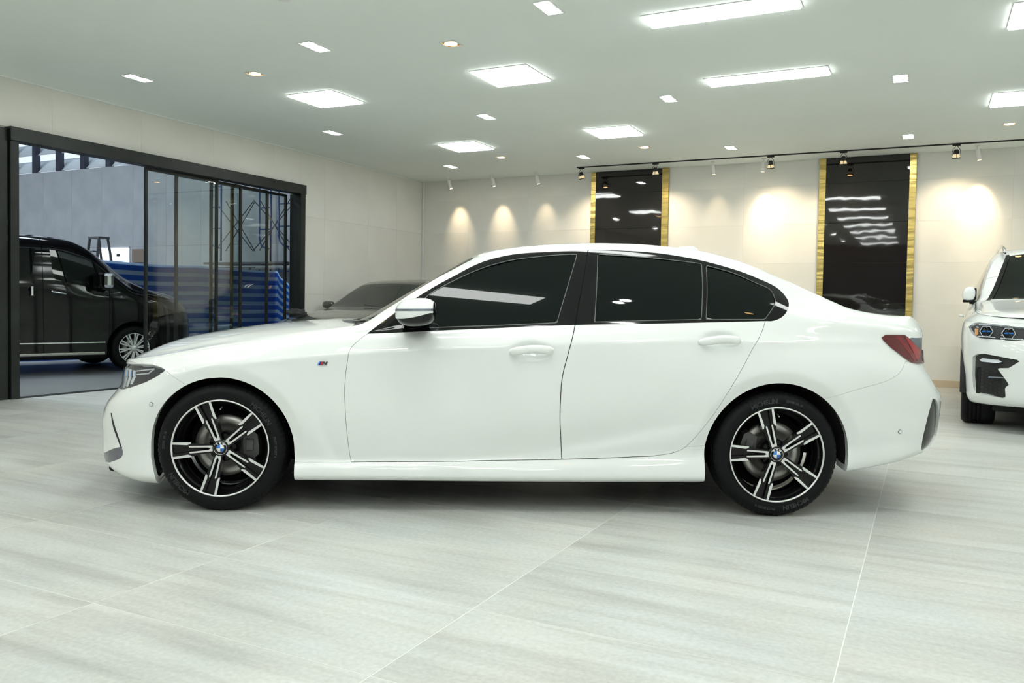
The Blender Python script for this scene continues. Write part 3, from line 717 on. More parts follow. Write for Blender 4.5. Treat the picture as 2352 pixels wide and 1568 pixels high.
        def plate(x0,x1,zb,zt,sl,m,nm):
            mb=MB(); q=[(x0,zb),(x1,zb),(x1+sl,zt),(x0+sl,zt)]
            T=Matrix(((1,0,0,0),(0,0,sg,(y0-.0030)*sg),(0,1,0,0),(0,0,0,1)))
            mb.prism(q,-.002,.004 if sg<0 else .002,T); mb.build(nm,m,root)
        plate(.491,.4975,.758,.776,.008,M_['sky'],'badge_bar'); plate(.4985,.505,.758,.776,.008,M_['navy'],'badge_bar'); plate(.506,.513,.758,.776,.008,M_['red'],'badge_bar')
        mb=MB(); T=Matrix(((1,0,0,0),(0,0,sg,(y0-.0030)*sg),(0,1,0,0),(0,0,0,1)))
        for q in ([(.514,.758),(.5195,.758),(.5275,.776),(.522,.776)],[(.522,.776),(.5275,.776),(.531,.763),(.527,.763)],[(.527,.763),(.531,.763),(.541,.776),(.536,.776)],[(.530,.758),(.536,.758),(.544,.776),(.538,.776)]):
            mb.prism(q,-.002,.0035,T)
        mb.build('badge_letter',M_['chrome'],root)
        # door mirror
        MX,MY,MZ=.995,-1.025,1.034
        def shell(zc0,zc1,name,m,sc=1.):
            nu,nv_=36,24; V=[];
            for i in range(nu+1):
                a=pi*i/nu
                for j in range(nv_):
                    b=2*pi*j/nv_
                    ex=lambda c,p: abs(c)**p*(1 if c>=0 else -1)
                    x=-ex(cos(a),.72); rr=ex(sin(a),.62)
                    yy=rr*ex(cos(b),.8); zz=rr*ex(sin(b),.72)
                    # blunt rear (glass side), tapered front
                    tpr=1-.16*max(0,-x)**2
                    V.append(((MX+x*.100*sc),(MY+yy*.112*sc*tpr)*1.0,(MZ+(zz*.070*sc*tpr)+ (.006*x))))
            V=np.array(V); V[:,1]*=1
            T=[]
            for i in range(nu):
                for j in range(nv_):
                    a_=i*nv_+j; b_=i*nv_+(j+1)%nv_; c_=(i+1)*nv_+(j+1)%nv_; d_=(i+1)*nv_+j
                    T+= [(a_,b_,c_),(a_,c_,d_)]
            T=np.array(T); N=V-np.array([MX,MY,MZ]); N[:,0]/=.100**2; N[:,1]/=.112**2; N[:,2]/=.07**2; N/=np.linalg.norm(N,axis=1,keepdims=True)
            q=Skin(V,N,T,np.zeros(len(V)))
            q=q.sub(zc0(q.V)); 
            if zc1 is not None: q=q.sub(zc1(q.V))
            if sg<0: q=q.mirrored()
            return q
        low=lambda V: 1.003+.030*np.clip((V[:,0]-.93)/.14,0,1)**1.5-V[:,2]
        gl=lambda V: V[:,0]-1.083
        q=shell(low,gl,'',None)
        o=q.build('mirror_cap',M_['paint'],root,custom=False)
        ind=shell(lambda V: V[:,2]-(1.052+.02*(V[:,0]-.99)), lambda V: (1.041+.02*(V[:,0]-.99))-V[:,2],'',None,1.008)
        ind.sub(gl(ind.V)).build('indicator_strip',M_['lamp_grey'],o,custom=False)
        q=shell(lambda V: -low(V), gl,'',None,.985); q.build('mirror_lower_shell',M_['black_gloss'],root,custom=False)
        MB().lathe([(0,0),(.06,0)],4) 
        q=shell(lambda V: 1.081-V[:,0], None,'',None,.985); q.build('mirror_bezel',M_['black_gloss'],root,custom=False)
        mb=MB(); mb.prism([(.90,-.80),(1.05,-.80),(1.06,-.97),(.93,-.98)] if sg>0 else [(.90,.80),(.93,.98),(1.06,.97),(1.05,.80)],.952,.978,None,.85); mb.build('mirror_foot',M_['black_gloss'],root)
    # wipers in the cowl
    for a,b in (((.60,-.60,.945),(.72,.05,1.035)),((.56,.02,.965),(.70,.52,.99))):
        MB().bar(a,b,.012,.014).bar((a[0]+.03,a[1]+.02,a[2]+.014),(b[0]+.03,b[1]+.02,b[2]+.012),.006,.012).cyl((a[0],a[1],a[2]-.03),(a[0],a[1],a[2]+.012),.016,.013).build('wiper',M_['black_matte'],root)
    # fin antenna
    mb=MB(); n=9; V=[]
    for i in range(n):
        t=i/(n-1); x=2.44+.20*t; h=.050*sin(min(1,t*1.15)*pi/2)*(1 if t<.93 else .75); w=.028*(1-t*.3)
        zb=1.432-.10*max(0,x-2.5)
        V+=[(x,-w,zb-.02),(x,-w*.45,zb+h*.7-.01),(x,0,zb+h-.012),(x,w*.45,zb+h*.7-.01),(x,w,zb-.02)]
    fs=[(i*5+j,i*5+j+1,(i+1)*5+j+1,(i+1)*5+j) for i in range(n-1) for j in range(4)]+[(0,1,2,3,4)[::-1],tuple((n-1)*5+j for j in range(5))]
    mb.add(V,fs,True); mb.build('roof_antenna',M_['paint'],root)
    # wheel arch liners, floor pan
    for (cx,cz,r) in (FA,RA):
        for sg in (1,-1):
            T=Matrix(((1,0,0,cx),(0,0,1,0),(0,1,0,cz),(0,0,0,1)))
            mb=MB(); ya,yb=((-.835 if cx<1 else -.855),-.56)
            mb.lathe([(r+.004,ya*sg),(r+.004,yb*sg),(.02,yb*sg)],48,T,True,-.35 if cx<1 else -.15,pi+.35); mb.build('wheel_arch_liner',M_['liner'],root)
    mb=MB(); mb.box((1.43,0,.235),(2.05,1.66,.13),None,.03); mb.box((-.52,0,.20),(.30,1.3,.10),None,.02); mb.box((3.42,0,.36),(.5,1.3,.12),None,.02); mb.build('floor_pan',M_['liner'],root)
    MB().cyl((.0,-.72,.326),(.0,.72,.326),.045,n=12).cyl((2.86,-.72,.326),(2.86,.72,.326),.045,n=12).build('axle',M_['black_matte'],root)
    tf=[('MICHELIN',41,.032,.268),('PILOT SPORT 4',2,.016,.277),('MICHELIN',222,.032,.268),('225/45 ZR 18',172,.016,.277)]
    tr=[('MICHELIN',106,.032,.268),('255/40 ZR 18',73,.016,.277),('MICHELIN',292,.032,.268),('PILOT SPORT 4',258,.016,.277)]
    wf=car_wheel('front_wheel',(0,-.888,.326),39.7,3,tf,root); wr=car_wheel('rear_wheel',(2.856,-.892,.326),34.3,165,tr,root)
    for w,x in ((wf,0),(wr,2.856)):
        c=copy_tree(w,(x,.888,.326),None,root); c.rotation_euler=(-pi/2,0,pi)
        c.rotation_euler=(pi/2,0,pi)
    return root
# ------------------------------------------------------------------ the other vehicles
def plain_rim(w, off, n, m, R=.24, width=.012, pair=True, hubr=.055):
    MB().lathe([(R,-.010),(R+.008,-.003),(R+.007,.001),(R+.001,.0),(R-.004,-.012)],64).build('rim_lip',m,w)
    MB().lathe([(R,-.004),(R-.006,-.03),(R-.02,-.06),(R-.03,-.12),(R-.01,-.19)],48).build('rim_barrel',M_['alloy_black'],w)
    MB().lathe([(0,.002),(.030,.002),(hubr,-.012),(hubr+.012,-.05),(0,-.06)],32).build('wheel_hub',m,w)
    for k in range(n):
        T=Matrix.Rotation(radians(off+360/n*k),4,'Z'); mb=MB()
        for s in ((1,-1) if pair else (0,)):
            c=.021*s
            vs=[]
            for (r,hw,z) in ((.045,width*.55,-.010),(R*.6,width*.75,-.006),(R+.003,width,.001)):
                cc=c*(r/R) if s else 0
                vs+=[(r,cc-hw,z),(r,cc+hw,z),(r,cc+hw*.8,z-.03),(r,cc-hw*.8,z-.03)]
            fs=[]
            for i in range(2):
                for j in range(4): fs.append((i*4+j,(i+1)*4+j,(i+1)*4+(j+1)%4,i*4+(j+1)%4))
            fs+=[(0,1,2,3),(11,10,9,8)]
            mb.add(vs,fs,False,T)
        mb.build('spoke',m,w)
def plain_wheel(name, loc, par, R, n, m, off=0, wd=.26, rR=.24, side=-1, pair=True):
    w=MB().lathe([(.0,-wd+.04),(rR-.03,-wd+.04),(rR-.03,-wd+.055),(.0,-wd+.055)],32).build(name,M_['liner'],par)
    w.rotation_euler=(pi/2,0,0) if side<0 else (pi/2,0,pi); w.location=loc
    tyre_mesh(R,rR,wd,56).build('tyre',M_['rubber'],w)
    plain_rim(w,off,n,m,rR,pair=pair)
    MB().lathe([(.07,-.10),(rR-.07,-.10),(rR-.07,-.13)],32).build('brake_disc',M_['steel'],w)
    return w
def rowset(tabs): 
    return [dict(z=tab(z,zs),w=tab(w,ws),xf=xf,xr=xr) for (z,w,xf,xr,zs,ws) in tabs]
def circ(A,x0,x1): return np.array([(A[0]+A[2]*cos(a),A[1]+A[2]*sin(a)) for a in np.linspace(0,pi,40)]+[(x0,A[1]-.05),(x0,-.2),(x1,-.2),(x1,A[1]-.05)])
def D2(s,poly): return sdf(s.V[:,[0,2]],poly)
def YZ2(s): return np.stack([s.V[:,1],s.V[:,2]],1)

def build_suv():
    root=empty('car',(1.30,9.25,0),1.5385,'large white sport utility vehicle facing forward, cut off by the right edge of the picture','car')
    X1=4.25
    def c(v,f=0,r=0): return [(-.9,v+f),(0,v),(2.5,v),(4.2,v+r)]
    T=[(c(.27),c(.84),-.70,4.0,.03,.03),(c(.232,.02,.1),c(.93),-.78,4.1,.03,.03),(c(.29,.0,.1),c(.965),-.83,4.15,.03,.03),(c(.50),c(.985),-.86,4.2,.03,.03),(c(.70),c(.995),-.865,4.22,.03,.03),
       (c(.86,-.02),c(1.0),-.84,4.22,.03,.03),
       ([(-.9,.93),(-.3,.97),(.5,1.00),(4.2,1.02)],c(.985),-.80,4.2,.03,.03),
       ([(-.9,.975),(-.5,1.01),(-.2,1.045),(.2,1.10),(.5,1.14),(4.2,1.19)],[(-.9,.93),(-.2,.93),(.2,.905),(.6,.93),(4.2,.95)],-.75,4.18,.03,.03),
       ([(-.9,1.0),(-.5,1.045),(-.2,1.075),(.2,1.125),(.4,1.165),(4.2,1.23)],[(-.9,.89),(-.2,.885),(.3,.875),(.6,.90),(4.2,.92)],-.73,4.17,.03,.03),
       ([(-.9,1.01),(-.5,1.055),(-.2,1.085),(.2,1.135),(.40,1.175),(.7,1.30),(1.1,1.45),(2,1.50),(4.0,1.47),(4.2,1.4)],[(-.9,.86),(0,.86),(.4,.86),(.8,.83),(1.2,.81),(4.2,.83)],-.72,4.12,.02,.03),
       ([(-.9,1.02),(-.5,1.065),(-.2,1.095),(.2,1.145),(.40,1.19),(.65,1.36),(.9,1.53),(1.15,1.655),(1.5,1.71),(2.2,1.72),(3.4,1.69),(4.1,1.6)],[(-.9,.83),(.2,.835),(.42,.825),(.8,.765),(1.15,.715),(2.,.70),(4.1,.69)],-.71,4.05,.015,.02),
       ([(-.9,1.03),(-.5,1.08),(-.2,1.11),(.2,1.165),(.38,1.20),(.50,1.27),(.8,1.49),(1.0,1.63),(1.15,1.705),(1.5,1.765),(2.2,1.78),(3.4,1.75),(4.1,1.66)],[(-.9,.75),(-.5,.76),(0,.79),(.3,.81),(.42,.77),(.8,.665),(1.15,.60),(2.,.60),(4.1,.60)],-.70,4.0,.012,.02)]
    R=rowset(T)
    w14=R[-1]['w']; z14=R[-1]['z']; cz=tab([(-.9,1.035),(-.5,1.105),(-.2,1.145),(.1,1.19),(.26,1.215),(.34,1.235),(.42,1.29),(.8,1.55),(1.05,1.70),(1.15,1.745),(1.5,1.80),(2.2,1.815),(3.4,1.79),(4.1,1.68)],.012)
    for fr,k,xf in ((.9,.25,-.70),(.66,.66,-.70),(.34,.92,-.70)): R.append(dict(z=lambda x,k=k:z14(x)+(cz(x)-z14(x))*k,w=lambda x,fr=fr:w14(x)*fr,xf=xf,xr=3.98))
    R.append(dict(z=cz,w=lambda x:0*x,xf=-.70,xr=3.97))
    P,vs=loft(R,0.,3.5,40,26,dx=.022,n_f=3.3,n_r=3.4,ds=.016)
    # arches flare
    A1=(0,.37,.43); A2=(3.1,.37,.43)
    S=Skin.from_grid(P,vs); S.offset(-.02).both().build('inner_shell',M_['gap'],root) if False else None
    K=len(R)-1; cant=11.
    for A in (A1,A2): S=S.sub(-D2(S,circ(A,A[0]-A[2],A[0]+A[2])))
    und=S.offset(-.02); und.both().build('inner_shell',M_['gap'],root)
    top=S.sub(cant-.01-S.A); s=S.sub(S.A-cant+.01)
    ws=lambda q: np.maximum(np.maximum((cant+.70-q.A)*.05,.375-.09*np.clip(1-(q.V[:,1]/.75)**2,0,1)-q.V[:,0]),q.V[:,0]-1.09)
    top.sub(ws(top),-.002).offset(-.003).both().rim(.01).build('windscreen',M_['tint'],root); top=top.sub(-ws(top),-.002)
    hd=lambda q: np.maximum(q.V[:,0]-(.345-.09*np.clip(1-(q.V[:,1]/.75)**2,0,1)),cant-.001-q.A)
    top.sub(hd(top),-.003).both().rim(.014).build('bonnet',M_['paint'],root); top=top.sub(-hd(top),0)
    pl=lambda q: np.maximum(np.maximum((q.A-(cant+.70)),q.V[:,0]-1.12),.3-q.V[:,0])
    panel_pair(top.sub(pl(top),0),'pillar_trim',M_['black_gloss'],root,.01); top=top.sub(-pl(top),0)
    top.both().rim(.01).build('roof_panel',M_['paint'],root)
    # flank glass
    g=np.array([(.50,1.20),(.75,1.37),(1.0,1.54),(1.2,1.63),(1.6,1.675),(2.4,1.68),(3.4,1.645),(3.7,1.5),(3.75,1.26),(2.4,1.215),(1.2,1.19)])
    q=s.sub(D2(s,g)); s=s.sub(-D2(s,g)); panel_pair(q.offset(-.004),'side_glass',M_['tint'],root,0)
    # lamps and vents on the face
    lamp=np.array([(-.940,.942),(-.898,.978),(-.858,.986),(-.70,.970),(-.50,.948),(-.34,.935),(-.34,.87),(-.40,.855),(-.50,.847),(-.579,.832),(-.728,.838),(-.864,.846),(-.912,.882)])
    d=np.maximum(sdf(YZ2(s),lamp),s.V[:,0]+.30); L=s.sub(d); s=s.sub(-d)
    for q,sg in ((L,1),(L.mirrored(),-1)):
        b=q.offset(-.045).build('headlamp',M_['lamp_grey'],root); q.rim(.03).build('lamp_lens',M_['clear_lamp'],b)
        for (y,z,r) in ((-.800,.908,.050),(-.630,.896,.050)):
            x=-.70 if y<-.7 else -.755
            T=Matrix(((0,0,-1,x),(1,0,0,y*sg),(0,1,0,z),(0,0,0,1)))
            mb=MB(); mb.lathe([(r*1.12,-.01),(r*1.12,.012),(r*.98,.012),(r*.95,-.01)],6,T,False); mb.build('lamp_ring',M_['lamp_silver'],b)
            mb=MB(); mb.lathe([(r*.9,.0),(r*.6,.014),(0,.02)],20,T); mb.build('projector',M_['tint'],b)
            mb=MB(); mb.box((0,0,.016),(.07,.012,.006),T); mb.build('laser_bar',M_['blue'],b)
        for (y0_,y1_,zz,xx) in ((-.86,-.73,.862,-.715),(-.69,-.56,.852,-.775),(-.86,-.42,.968,-.70)):
            mb=MB(); mb.bar((xx+.02*(y0_<-.8),y0_*sg,zz),(xx-.02,y1_*sg,zz-.006),.012,.009); mb.build('light_bar',M_['lamp_silver'],b)
        mb=MB()
        for (y,z,x) in ((-.875,.90,-.66),): mb.box((x,y*sg,z),(.01,.03,.06),None,.004)
        mb.build('side_marker',mat('amber_reflector',(.75,.42,.20),.2,coat=1.),b)
    vent=np.array([(-.898,.669),(-.872,.693),(-.810,.707),(-.532,.665),(-.622,.592),(-.707,.585),(-.612,.447),(-.643,.417),(-.635,.330),(-.665,.317),(-.828,.342),(-.861,.346),(-.884,.377),(-.896,.498)])
    d=np.maximum(sdf(YZ2(s),vent),s.V[:,0]+.2); q=s.sub(d); s=s.sub(-d,0)
    for qq,sg in ((q,1),(q.mirrored(),-1)):
        b=qq.offset(-.05).build('air_intake',M_['black_matte'],root)
        mb=MB()
        # honeycomb
        for i in range(8):
            for j in range(6):
                y=-.82+.034*i; z=.375+.032*j+(.016 if i%2 else 0)
                if z>.56 or y>-.66+.0*z: continue
                x=-.735 if y<-.75 else -.765
                T=Matrix(((0,0,-1,x),(1,0,0,y*sg),(0,1,0,z),(0,0,0,1)))
                mb.lathe([(.0195,.0),(.0195,.006),(.0165,.006)],6,T,False)
        o=mb.build('honeycomb_mesh',M_['black_gloss'],b); tag(o,kind='stuff')
        mb=MB(); mb.box((-.735,-.848*sg,.47),(.03,.035,.24),None,.008); mb.build('intake_blade',M_['black_gloss'],b)
        mb=MB(); mb.box((-.765,-.70*sg,.502),(.02,.15,.012),None,.004); mb.build('intake_slat',M_['lamp_grey'],b)
        mb=MB(); V=[(-.800+.03*(y<-.8),y*sg,z) for y,z in ((-.845,.652),(-.825,.668),(-.70,.660),(-.672,.645),(-.71,.632),(-.83,.638))]
        V+= [(x+.03,y,z) for x,y,z in V]; mb.add(V,[tuple(range(6)) if sg<0 else tuple(range(6))[::-1]]+[(i,(i+1)%6,6+(i+1)%6,6+i) for i in range(6)]); mb.build('fog_lamp',M_['lamp_silver'],b)
    kid=np.array([(-.03,.50),(-.03,.93),(-.36,.95),(-.40,.80),(-.36,.55),(-.30,.48)])
    d=np.maximum(sdf(YZ2(s),kid),s.V[:,0]+.3); q=s.sub(d); s=s.sub(-d); panel_pair(q.offset(-.02),'kidney_grille',M_['black_gloss'],root,0)
    low=np.array([(.001,.27),(.001,.42),(-.40,.42),(-.46,.42),(-.50,.36),(-.47,.27)])
    d=np.maximum(sdf(YZ2(s),low),s.V[:,0]+.3); q=s.sub(d); s=s.sub(-d); q.offset(-.02).both().build('lower_intake',M_['black_matte'],root)
    d=s.V[:,0]+.30-.25*np.clip((s.V[:,2]-.5)/.3,0,1)*0
    bp=np.array([(-.28,1.0),(-.30,.5),(-.5,-.1),(-1.4,-.1),(-1.4,.99),(-.5,.99)])
    d=D2(s,bp); panel_pair(s.sub(d,-.0015),'front_bumper',M_['paint'],root,.05); s=s.sub(-d,0)
    for k,(x0,x1,nm) in enumerate(((-1,.75,'front_wing'),(.75,1.9,'front_door'),(1.9,2.95,'rear_door'),(2.95,9,'rear_quarter_panel'))):
        d=np.maximum(s.V[:,0]-x1,x0-s.V[:,0]); panel_pair(s.sub(d,-.0025),nm,M_['paint'],root,.015)
    # black cladding strip round the arch bottom and sill
    mb=MB(); mb.box((1.55,.0,.30),(2.1,1.78,.14),None,.03); mb.box((-.45,0,.255),(.3,1.2,.10),None,.02); mb.build('floor_pan',M_['liner'],root)
    for sg in (1,-1):
        for A in (A1,A2):
            T=Matrix(((1,0,0,A[0]),(0,0,1,0),(0,1,0,A[1]),(0,0,0,1)))
            MB().lathe([(A[2],-.945*sg),(A[2]+.0,-.62*sg),(.02,-.62*sg)],32,T,True,-.25,pi+.25).build('wheel_arch_liner',M_['liner'],root)
            mb=MB(); mb.lathe([(A[2]-.012,.995*sg),(A[2]+.03,.985*sg),(A[2]+.03,.95*sg),(A[2]-.012,.95*sg)],32,T,True,-.1,pi+.1); mb.build('arch_cladding',M_['black_matte'],root)
        mb=MB(); mb.tube([(1.0,.615*sg,1.715),(1.16,.622*sg,1.775),(1.35,.635*sg,1.805),(2.0,.64*sg,1.82),(3.0,.64*sg,1.805),(3.5,.63*sg,1.76),(3.6,.62*sg,1.72)],.016,8); mb.build('roof_rail',M_['chrome'],root)
        # mirror
        y0=.97
        V=[];nu,nv_=16,18
        for i in range(nu+1):
            a=pi*i/nu
            for j in range(nv_):
                b=2*pi*j/nv_; ex=lambda q,p: abs(q)**p*(1 if q>=0 else -1)
                rr=ex(sin(a),.6); V.append((.50-ex(cos(a),.8)*.075, sg*(.935+rr*ex(cos(b),.75)*.064+ .0), 1.262+rr*ex(sin(b),.75)*.078+.02*rr*cos(b)*-.5))
        fs=[(i*nv_+j,i*nv_+(j+1)%nv_,(i+1)*nv_+(j+1)%nv_,(i+1)*nv_+j) for i in range(nu) for j in range(nv_)]
        mb=MB(); mb.add(V,fs,True); mb.build('mirror_cap',M_['paint'],root)
        MB().box((.50,.935*sg,1.190),(.12,.12,.03),None,.01).box((.50,.87*sg,1.175),(.09,.13,.032),None,.01).box((.51,.885*sg,1.262),(.13,.03,.125),None,.012).build('mirror_foot',M_['black_gloss'],root)
        for x in (1.5,2.6): MB().tube([(x,.985*sg,1.03),(x+.03,1.02*sg,1.035),(x+.17,1.02*sg,1.035),(x+.2,.985*sg,1.03)],.013,8).build('door_handle',M_['paint'],root)
    MB().box((-.30,.62,.22),(.12,.20,.12),None,.015).box((-.30,-.62,.22),(.12,.20,.12),None,.015).build('air_deflector',M_['black_matte'],root)
    for x in (0,3.1):
        w=plain_wheel('front_wheel' if x==0 else 'rear_wheel',(x,-.975,.375),root,.375,5,M_['machined'],20,.285,.27)
        c_=copy_tree(w,(x,.975,.375),None,root); c_.rotation_euler=(pi/2,0,pi)
    return root

def build_grey_car():
    root=empty('car',(-7.36,9.32,0),pi/2,'low dark grey car parked in the far corner behind the bonnet of the white saloon','car')
    pt=mat('dark_grey_car_paint',(.085,.088,.078),.30,metal=.35,coat=1.)
    P,vs=saloon_surface(); P=P[::2,::2]; vs=vs[::2]
    P2,vs2=saloon_surface(); P=np.concatenate([P2[::2],P2[-1:]],0); P=np.concatenate([P[:,::2],P[:,-1:]],1); vs=np.concatenate([vs2[::2],vs2[-1:]])
    S=Skin.from_grid(P,vs)
    for A in (FA,RA): S=S.sub(-D2(S,circ(A,A[0]-A[2],A[0]+A[2])))
    S.offset(-.02).both().build('inner_shell',M_['gap'],root)
    cowl=lambda y: .700-.165*np.clip(1-(y/.70)**2,0,1)
    top=S.sub(13.99-S.A); s=S.sub(S.A-13.99)
    ws=lambda q: np.maximum(np.maximum((14.10-q.A)*.05,cowl(q.V[:,1])-q.V[:,0]),q.V[:,0]-1.25)
    top.sub(ws(top)).offset(-.002).both().build('windscreen',M_['screen'],root); top=top.sub(-ws(top))
    rw=lambda q: np.maximum(np.maximum((14.12-q.A)*.05,2.6-q.V[:,0]),q.V[:,0]-3.27)
    top.sub(rw(top)).offset(-.002).both().build('rear_window',M_['tint'],root); top=top.sub(-rw(top))
    hd=top.V[:,0]-(cowl(top.V[:,1])-.05)
    top.sub(hd,-.003).both().rim(.01).build('bonnet',pt,root); top=top.sub(-hd); tl=3.318-top.V[:,0]
    top.sub(tl,-.003).both().rim(.01).build('boot_lid',pt,root); top.sub(-tl).both().rim(.01).build('roof_panel',pt,root)
    g=np.array([(.80,.95),(.90,1.03),(1.08,1.16),(1.26,1.26),(1.47,1.335),(1.88,1.365),(2.27,1.355),(2.58,1.30),(2.80,1.22),(2.86,1.13),(2.79,1.03),(2.2,1.01),(1.4,.975)])
    q=s.sub(D2(s,g)); s=s.sub(-D2(s,g)); panel_pair(q.offset(-.003),'side_glass',M_['tint'],root,0)
    lampF=np.array([(-.30,.715),(-.48,.65),(-.9,.62),(-.9,.72),(-.49,.735)])
    for nm,pg,m,y in (('headlamp',lampF,'lamp_silver',.36),('tail_lamp',np.array([(3.4,.94),(3.55,.94),(4.1,.87),(4.1,.80),(3.55,.81)]),'red_lamp',.42)):
        d=np.maximum(D2(s,pg),s.V[:,1]+y); q=s.sub(d); s=s.sub(-d); panel_pair(q,nm,M_[m],root,.005)
    d=np.maximum(sdf(YZ2(s),np.array([(.001,.25),(.001,.66),(-.30,.66),(-.42,.40),(-.40,.25)])),s.V[:,0]+.45); q=s.sub(d); s=s.sub(-d); q.offset(-.01).both().build('front_grille',M_['black_matte'],root)
    for x0,x1,nm in ((-2,-.33,'front_bumper'),(-.33,.64,'front_wing'),(.64,1.74,'front_door'),(1.74,2.6,'rear_door'),(2.6,3.45,'rear_quarter_panel'),(3.45,9,'rear_bumper')):
        panel_pair(s.sub(np.maximum(s.V[:,0]-x1,x0-s.V[:,0]),-.0025),nm,pt,root,.012)
    for sg in (1,-1):
        T=Matrix.Translation((.98,.985*sg,1.02)); mb=MB(); mb.box((0,0,0),(.13,.19,.12),T,.05); mb.build('door_mirror',pt,root)
        MB().box((.95,.89*sg,.965),(.06,.12,.03),None,.01).build('mirror_foot',M_['black_gloss'],root)
    MB().bar((.60,-.60,.955),(.70,.1,1.03),.012,.014).build('wiper',M_['black_matte'],root)
    MB().box((1.43,0,.235),(2.05,1.6,.13),None,.03).build('floor_pan',M_['liner'],root)
    for x in (0,2.856):
        for sg in (1,-1):
            T=Matrix(((1,0,0,x),(0,0,1,0),(0,1,0,.322),(0,0,0,1)))
            MB().lathe([(.37,-.86*sg),(.37,-.6*sg),(.02,-.6*sg)],24,T,True,-.2,pi+.2).build('wheel_arch_liner',M_['liner'],root)
        w=plain_wheel('front_wheel' if x==0 else 'rear_wheel',(x,-.89,.326),root,.326,10,M_['machined'],0,.225,.235,pair=False)
        c_=copy_tree(w,(x,.89,.326),None,root); c_.rotation_euler=(pi/2,0,pi)
    return root

def build_van():
    root=empty('van',(-11.38,8.79,0),radians(-108.3),'black passenger van with a chrome mirror, parked beyond the glass doors','van')
    pt=mat('black_van_paint',(.0025,.0025,.003),.07,spec=.45)
    XR=4.25
    def c(v,f=0): return [(-1.1,v+f),(-.5,v),(2,v),(4.3,v)]
    T=[(c(.24),c(.84),-.95,4.2,.03,.03),(c(.200,.04),c(.93,-.03),-1.02,4.25,.03,.03),(c(.235,.03),c(.955,-.02),-1.05,4.27,.03,.03),
       (c(.42),c(.960),-1.08,4.28,.03,.03),(c(.65),c(.965),-1.08,4.28,.03,.03),(c(.85,-.02),c(.965),-1.05,4.28,.03,.03),
       ([(-1.1,.93),(-.4,1.0),(.4,1.06),(4.3,1.06)],c(.955),-1.0,4.28,.03,.03),
       ([(-1.1,.98),(-.7,1.04),(-.30,1.10),(0,1.13),(.3,1.145),(.63,1.19),(1.08,1.275),(1.6,1.275),(4.3,1.27)],[(-1.1,.90),(-.5,.91),(.3,.94),(4.3,.94)],-.95,4.28,.03,.03),
       ([(-1.1,1.0),(-.7,1.06),(-.30,1.125),(-.05,1.165),(.2,1.28),(.5,1.44),(1.1,1.50),(4.3,1.50)],[(-1.1,.87),(-.3,.88),(.3,.905),(4.3,.905)],-.93,4.26,.02,.03),
       ([(-1.1,1.02),(-.7,1.08),(-.30,1.15),(-.05,1.20),(.2,1.36),(.37,1.50),(.56,1.62),(.74,1.69),(.945,1.745),(1.13,1.765),(4.3,1.765)],[(-1.1,.82),(-.3,.84),(.2,.84),(.7,.86),(4.3,.865)],-.91,4.2,.015,.03),
       ([(-1.1,1.04),(-.7,1.11),(-.35,1.17),(-.2,1.22),(0,1.30),(.093,1.365),(.231,1.475),(.407,1.62),(.54,1.72),(.684,1.80),(.84,1.855),(1.0,1.875),(1.6,1.89),(4.3,1.89)],[(-1.1,.74),(-.3,.76),(.1,.74),(.7,.74),(4.3,.76)],-.90,4.12,.012,.03)]
    R=rowset(T); w0=R[-1]['w']; z0=R[-1]['z']
    cz=tab([(-1.1,1.08),(-.7,1.17),(-.4,1.23),(-.28,1.26),(-.1,1.36),(.1,1.50),(.3,1.66),(.5,1.81),(.7,1.90),(.9,1.94),(1.3,1.965),(4.3,1.97)],.012)
    for fr,k in ((.85,.35),(.6,.72),(.3,.93)): R.append(dict(z=lambda x,k=k:z0(x)+(cz(x)-z0(x))*k,w=lambda x,fr=fr:w0(x)*fr,xf=-.90,xr=4.1))
    R.append(dict(z=cz,w=lambda x:0*x,xf=-.90,xr=4.1))
    P,vs=loft(R,0.,3.7,36,24,dx=.022,n_f=2.8,n_r=5,ds=.018)
    S=Skin.from_grid(P,vs)
    A1=(0,.33,.40);A2=(3.1,.33,.40)
    for A in (A1,A2): S=S.sub(-D2(S,circ(A,A[0]-A[2],A[0]+A[2])))
    S.offset(-.02).both().build('inner_shell',M_['gap'],root)
    cant=10.
    top=S.sub(cant-.01-S.A); s=S.sub(S.A-cant+.01)
    cow=lambda y: -.02-.30*np.clip(1-(y/.8)**2,0,1)
    ws=lambda q: np.maximum(np.maximum((cant+.1-q.A)*.05,cow(q.V[:,1])-q.V[:,0]),q.V[:,0]-.62)
    top.sub(ws(top)).offset(-.004).both().build('windscreen',M_['tint'],root); top=top.sub(-ws(top))
    hd=top.V[:,0]-(cow(top.V[:,1])-.03); top.sub(hd,-.003).both().rim(.01).build('bonnet',pt,root); top.sub(-hd).both().rim(.01).build('roof_panel',pt,root)
    g1=spl([(1.130,1.735),(0.945,1.715),(0.742,1.660),(0.560,1.585),(.45,1.49),(.42,1.22),(.63,1.215),(1.02,1.305),(1.085,1.33)],4,True,(0,4,5))
    g2=np.array([(.36,1.40),(.18,1.24),(-.02,1.12),(.36,1.17)])
    g3=np.array([(1.30,1.735),(2.35,1.735),(2.35,1.30),(1.45,1.31),(1.36,1.38)]); g4=np.array([(2.45,1.735),(3.6,1.73),(3.75,1.60),(3.75,1.30),(2.45,1.30)])
    for nm,g in (('front_door_glass',g1),('quarter_glass',g2),('sliding_door_glass',g3),('rear_side_glass',g4)):
        q=s.sub(D2(s,g)); s=s.sub(-D2(s,g)); panel_pair(smooth_pane(q).offset(-.004),nm,M_['tint'],root,0)
    lampF=np.array([(-.50,1.06),(-.40,.93),(-1.3,.80),(-1.3,.97),(-.8,1.06)])
    d=np.maximum(D2(s,lampF),s.V[:,1]+.45); q=s.sub(d); s=s.sub(-d)
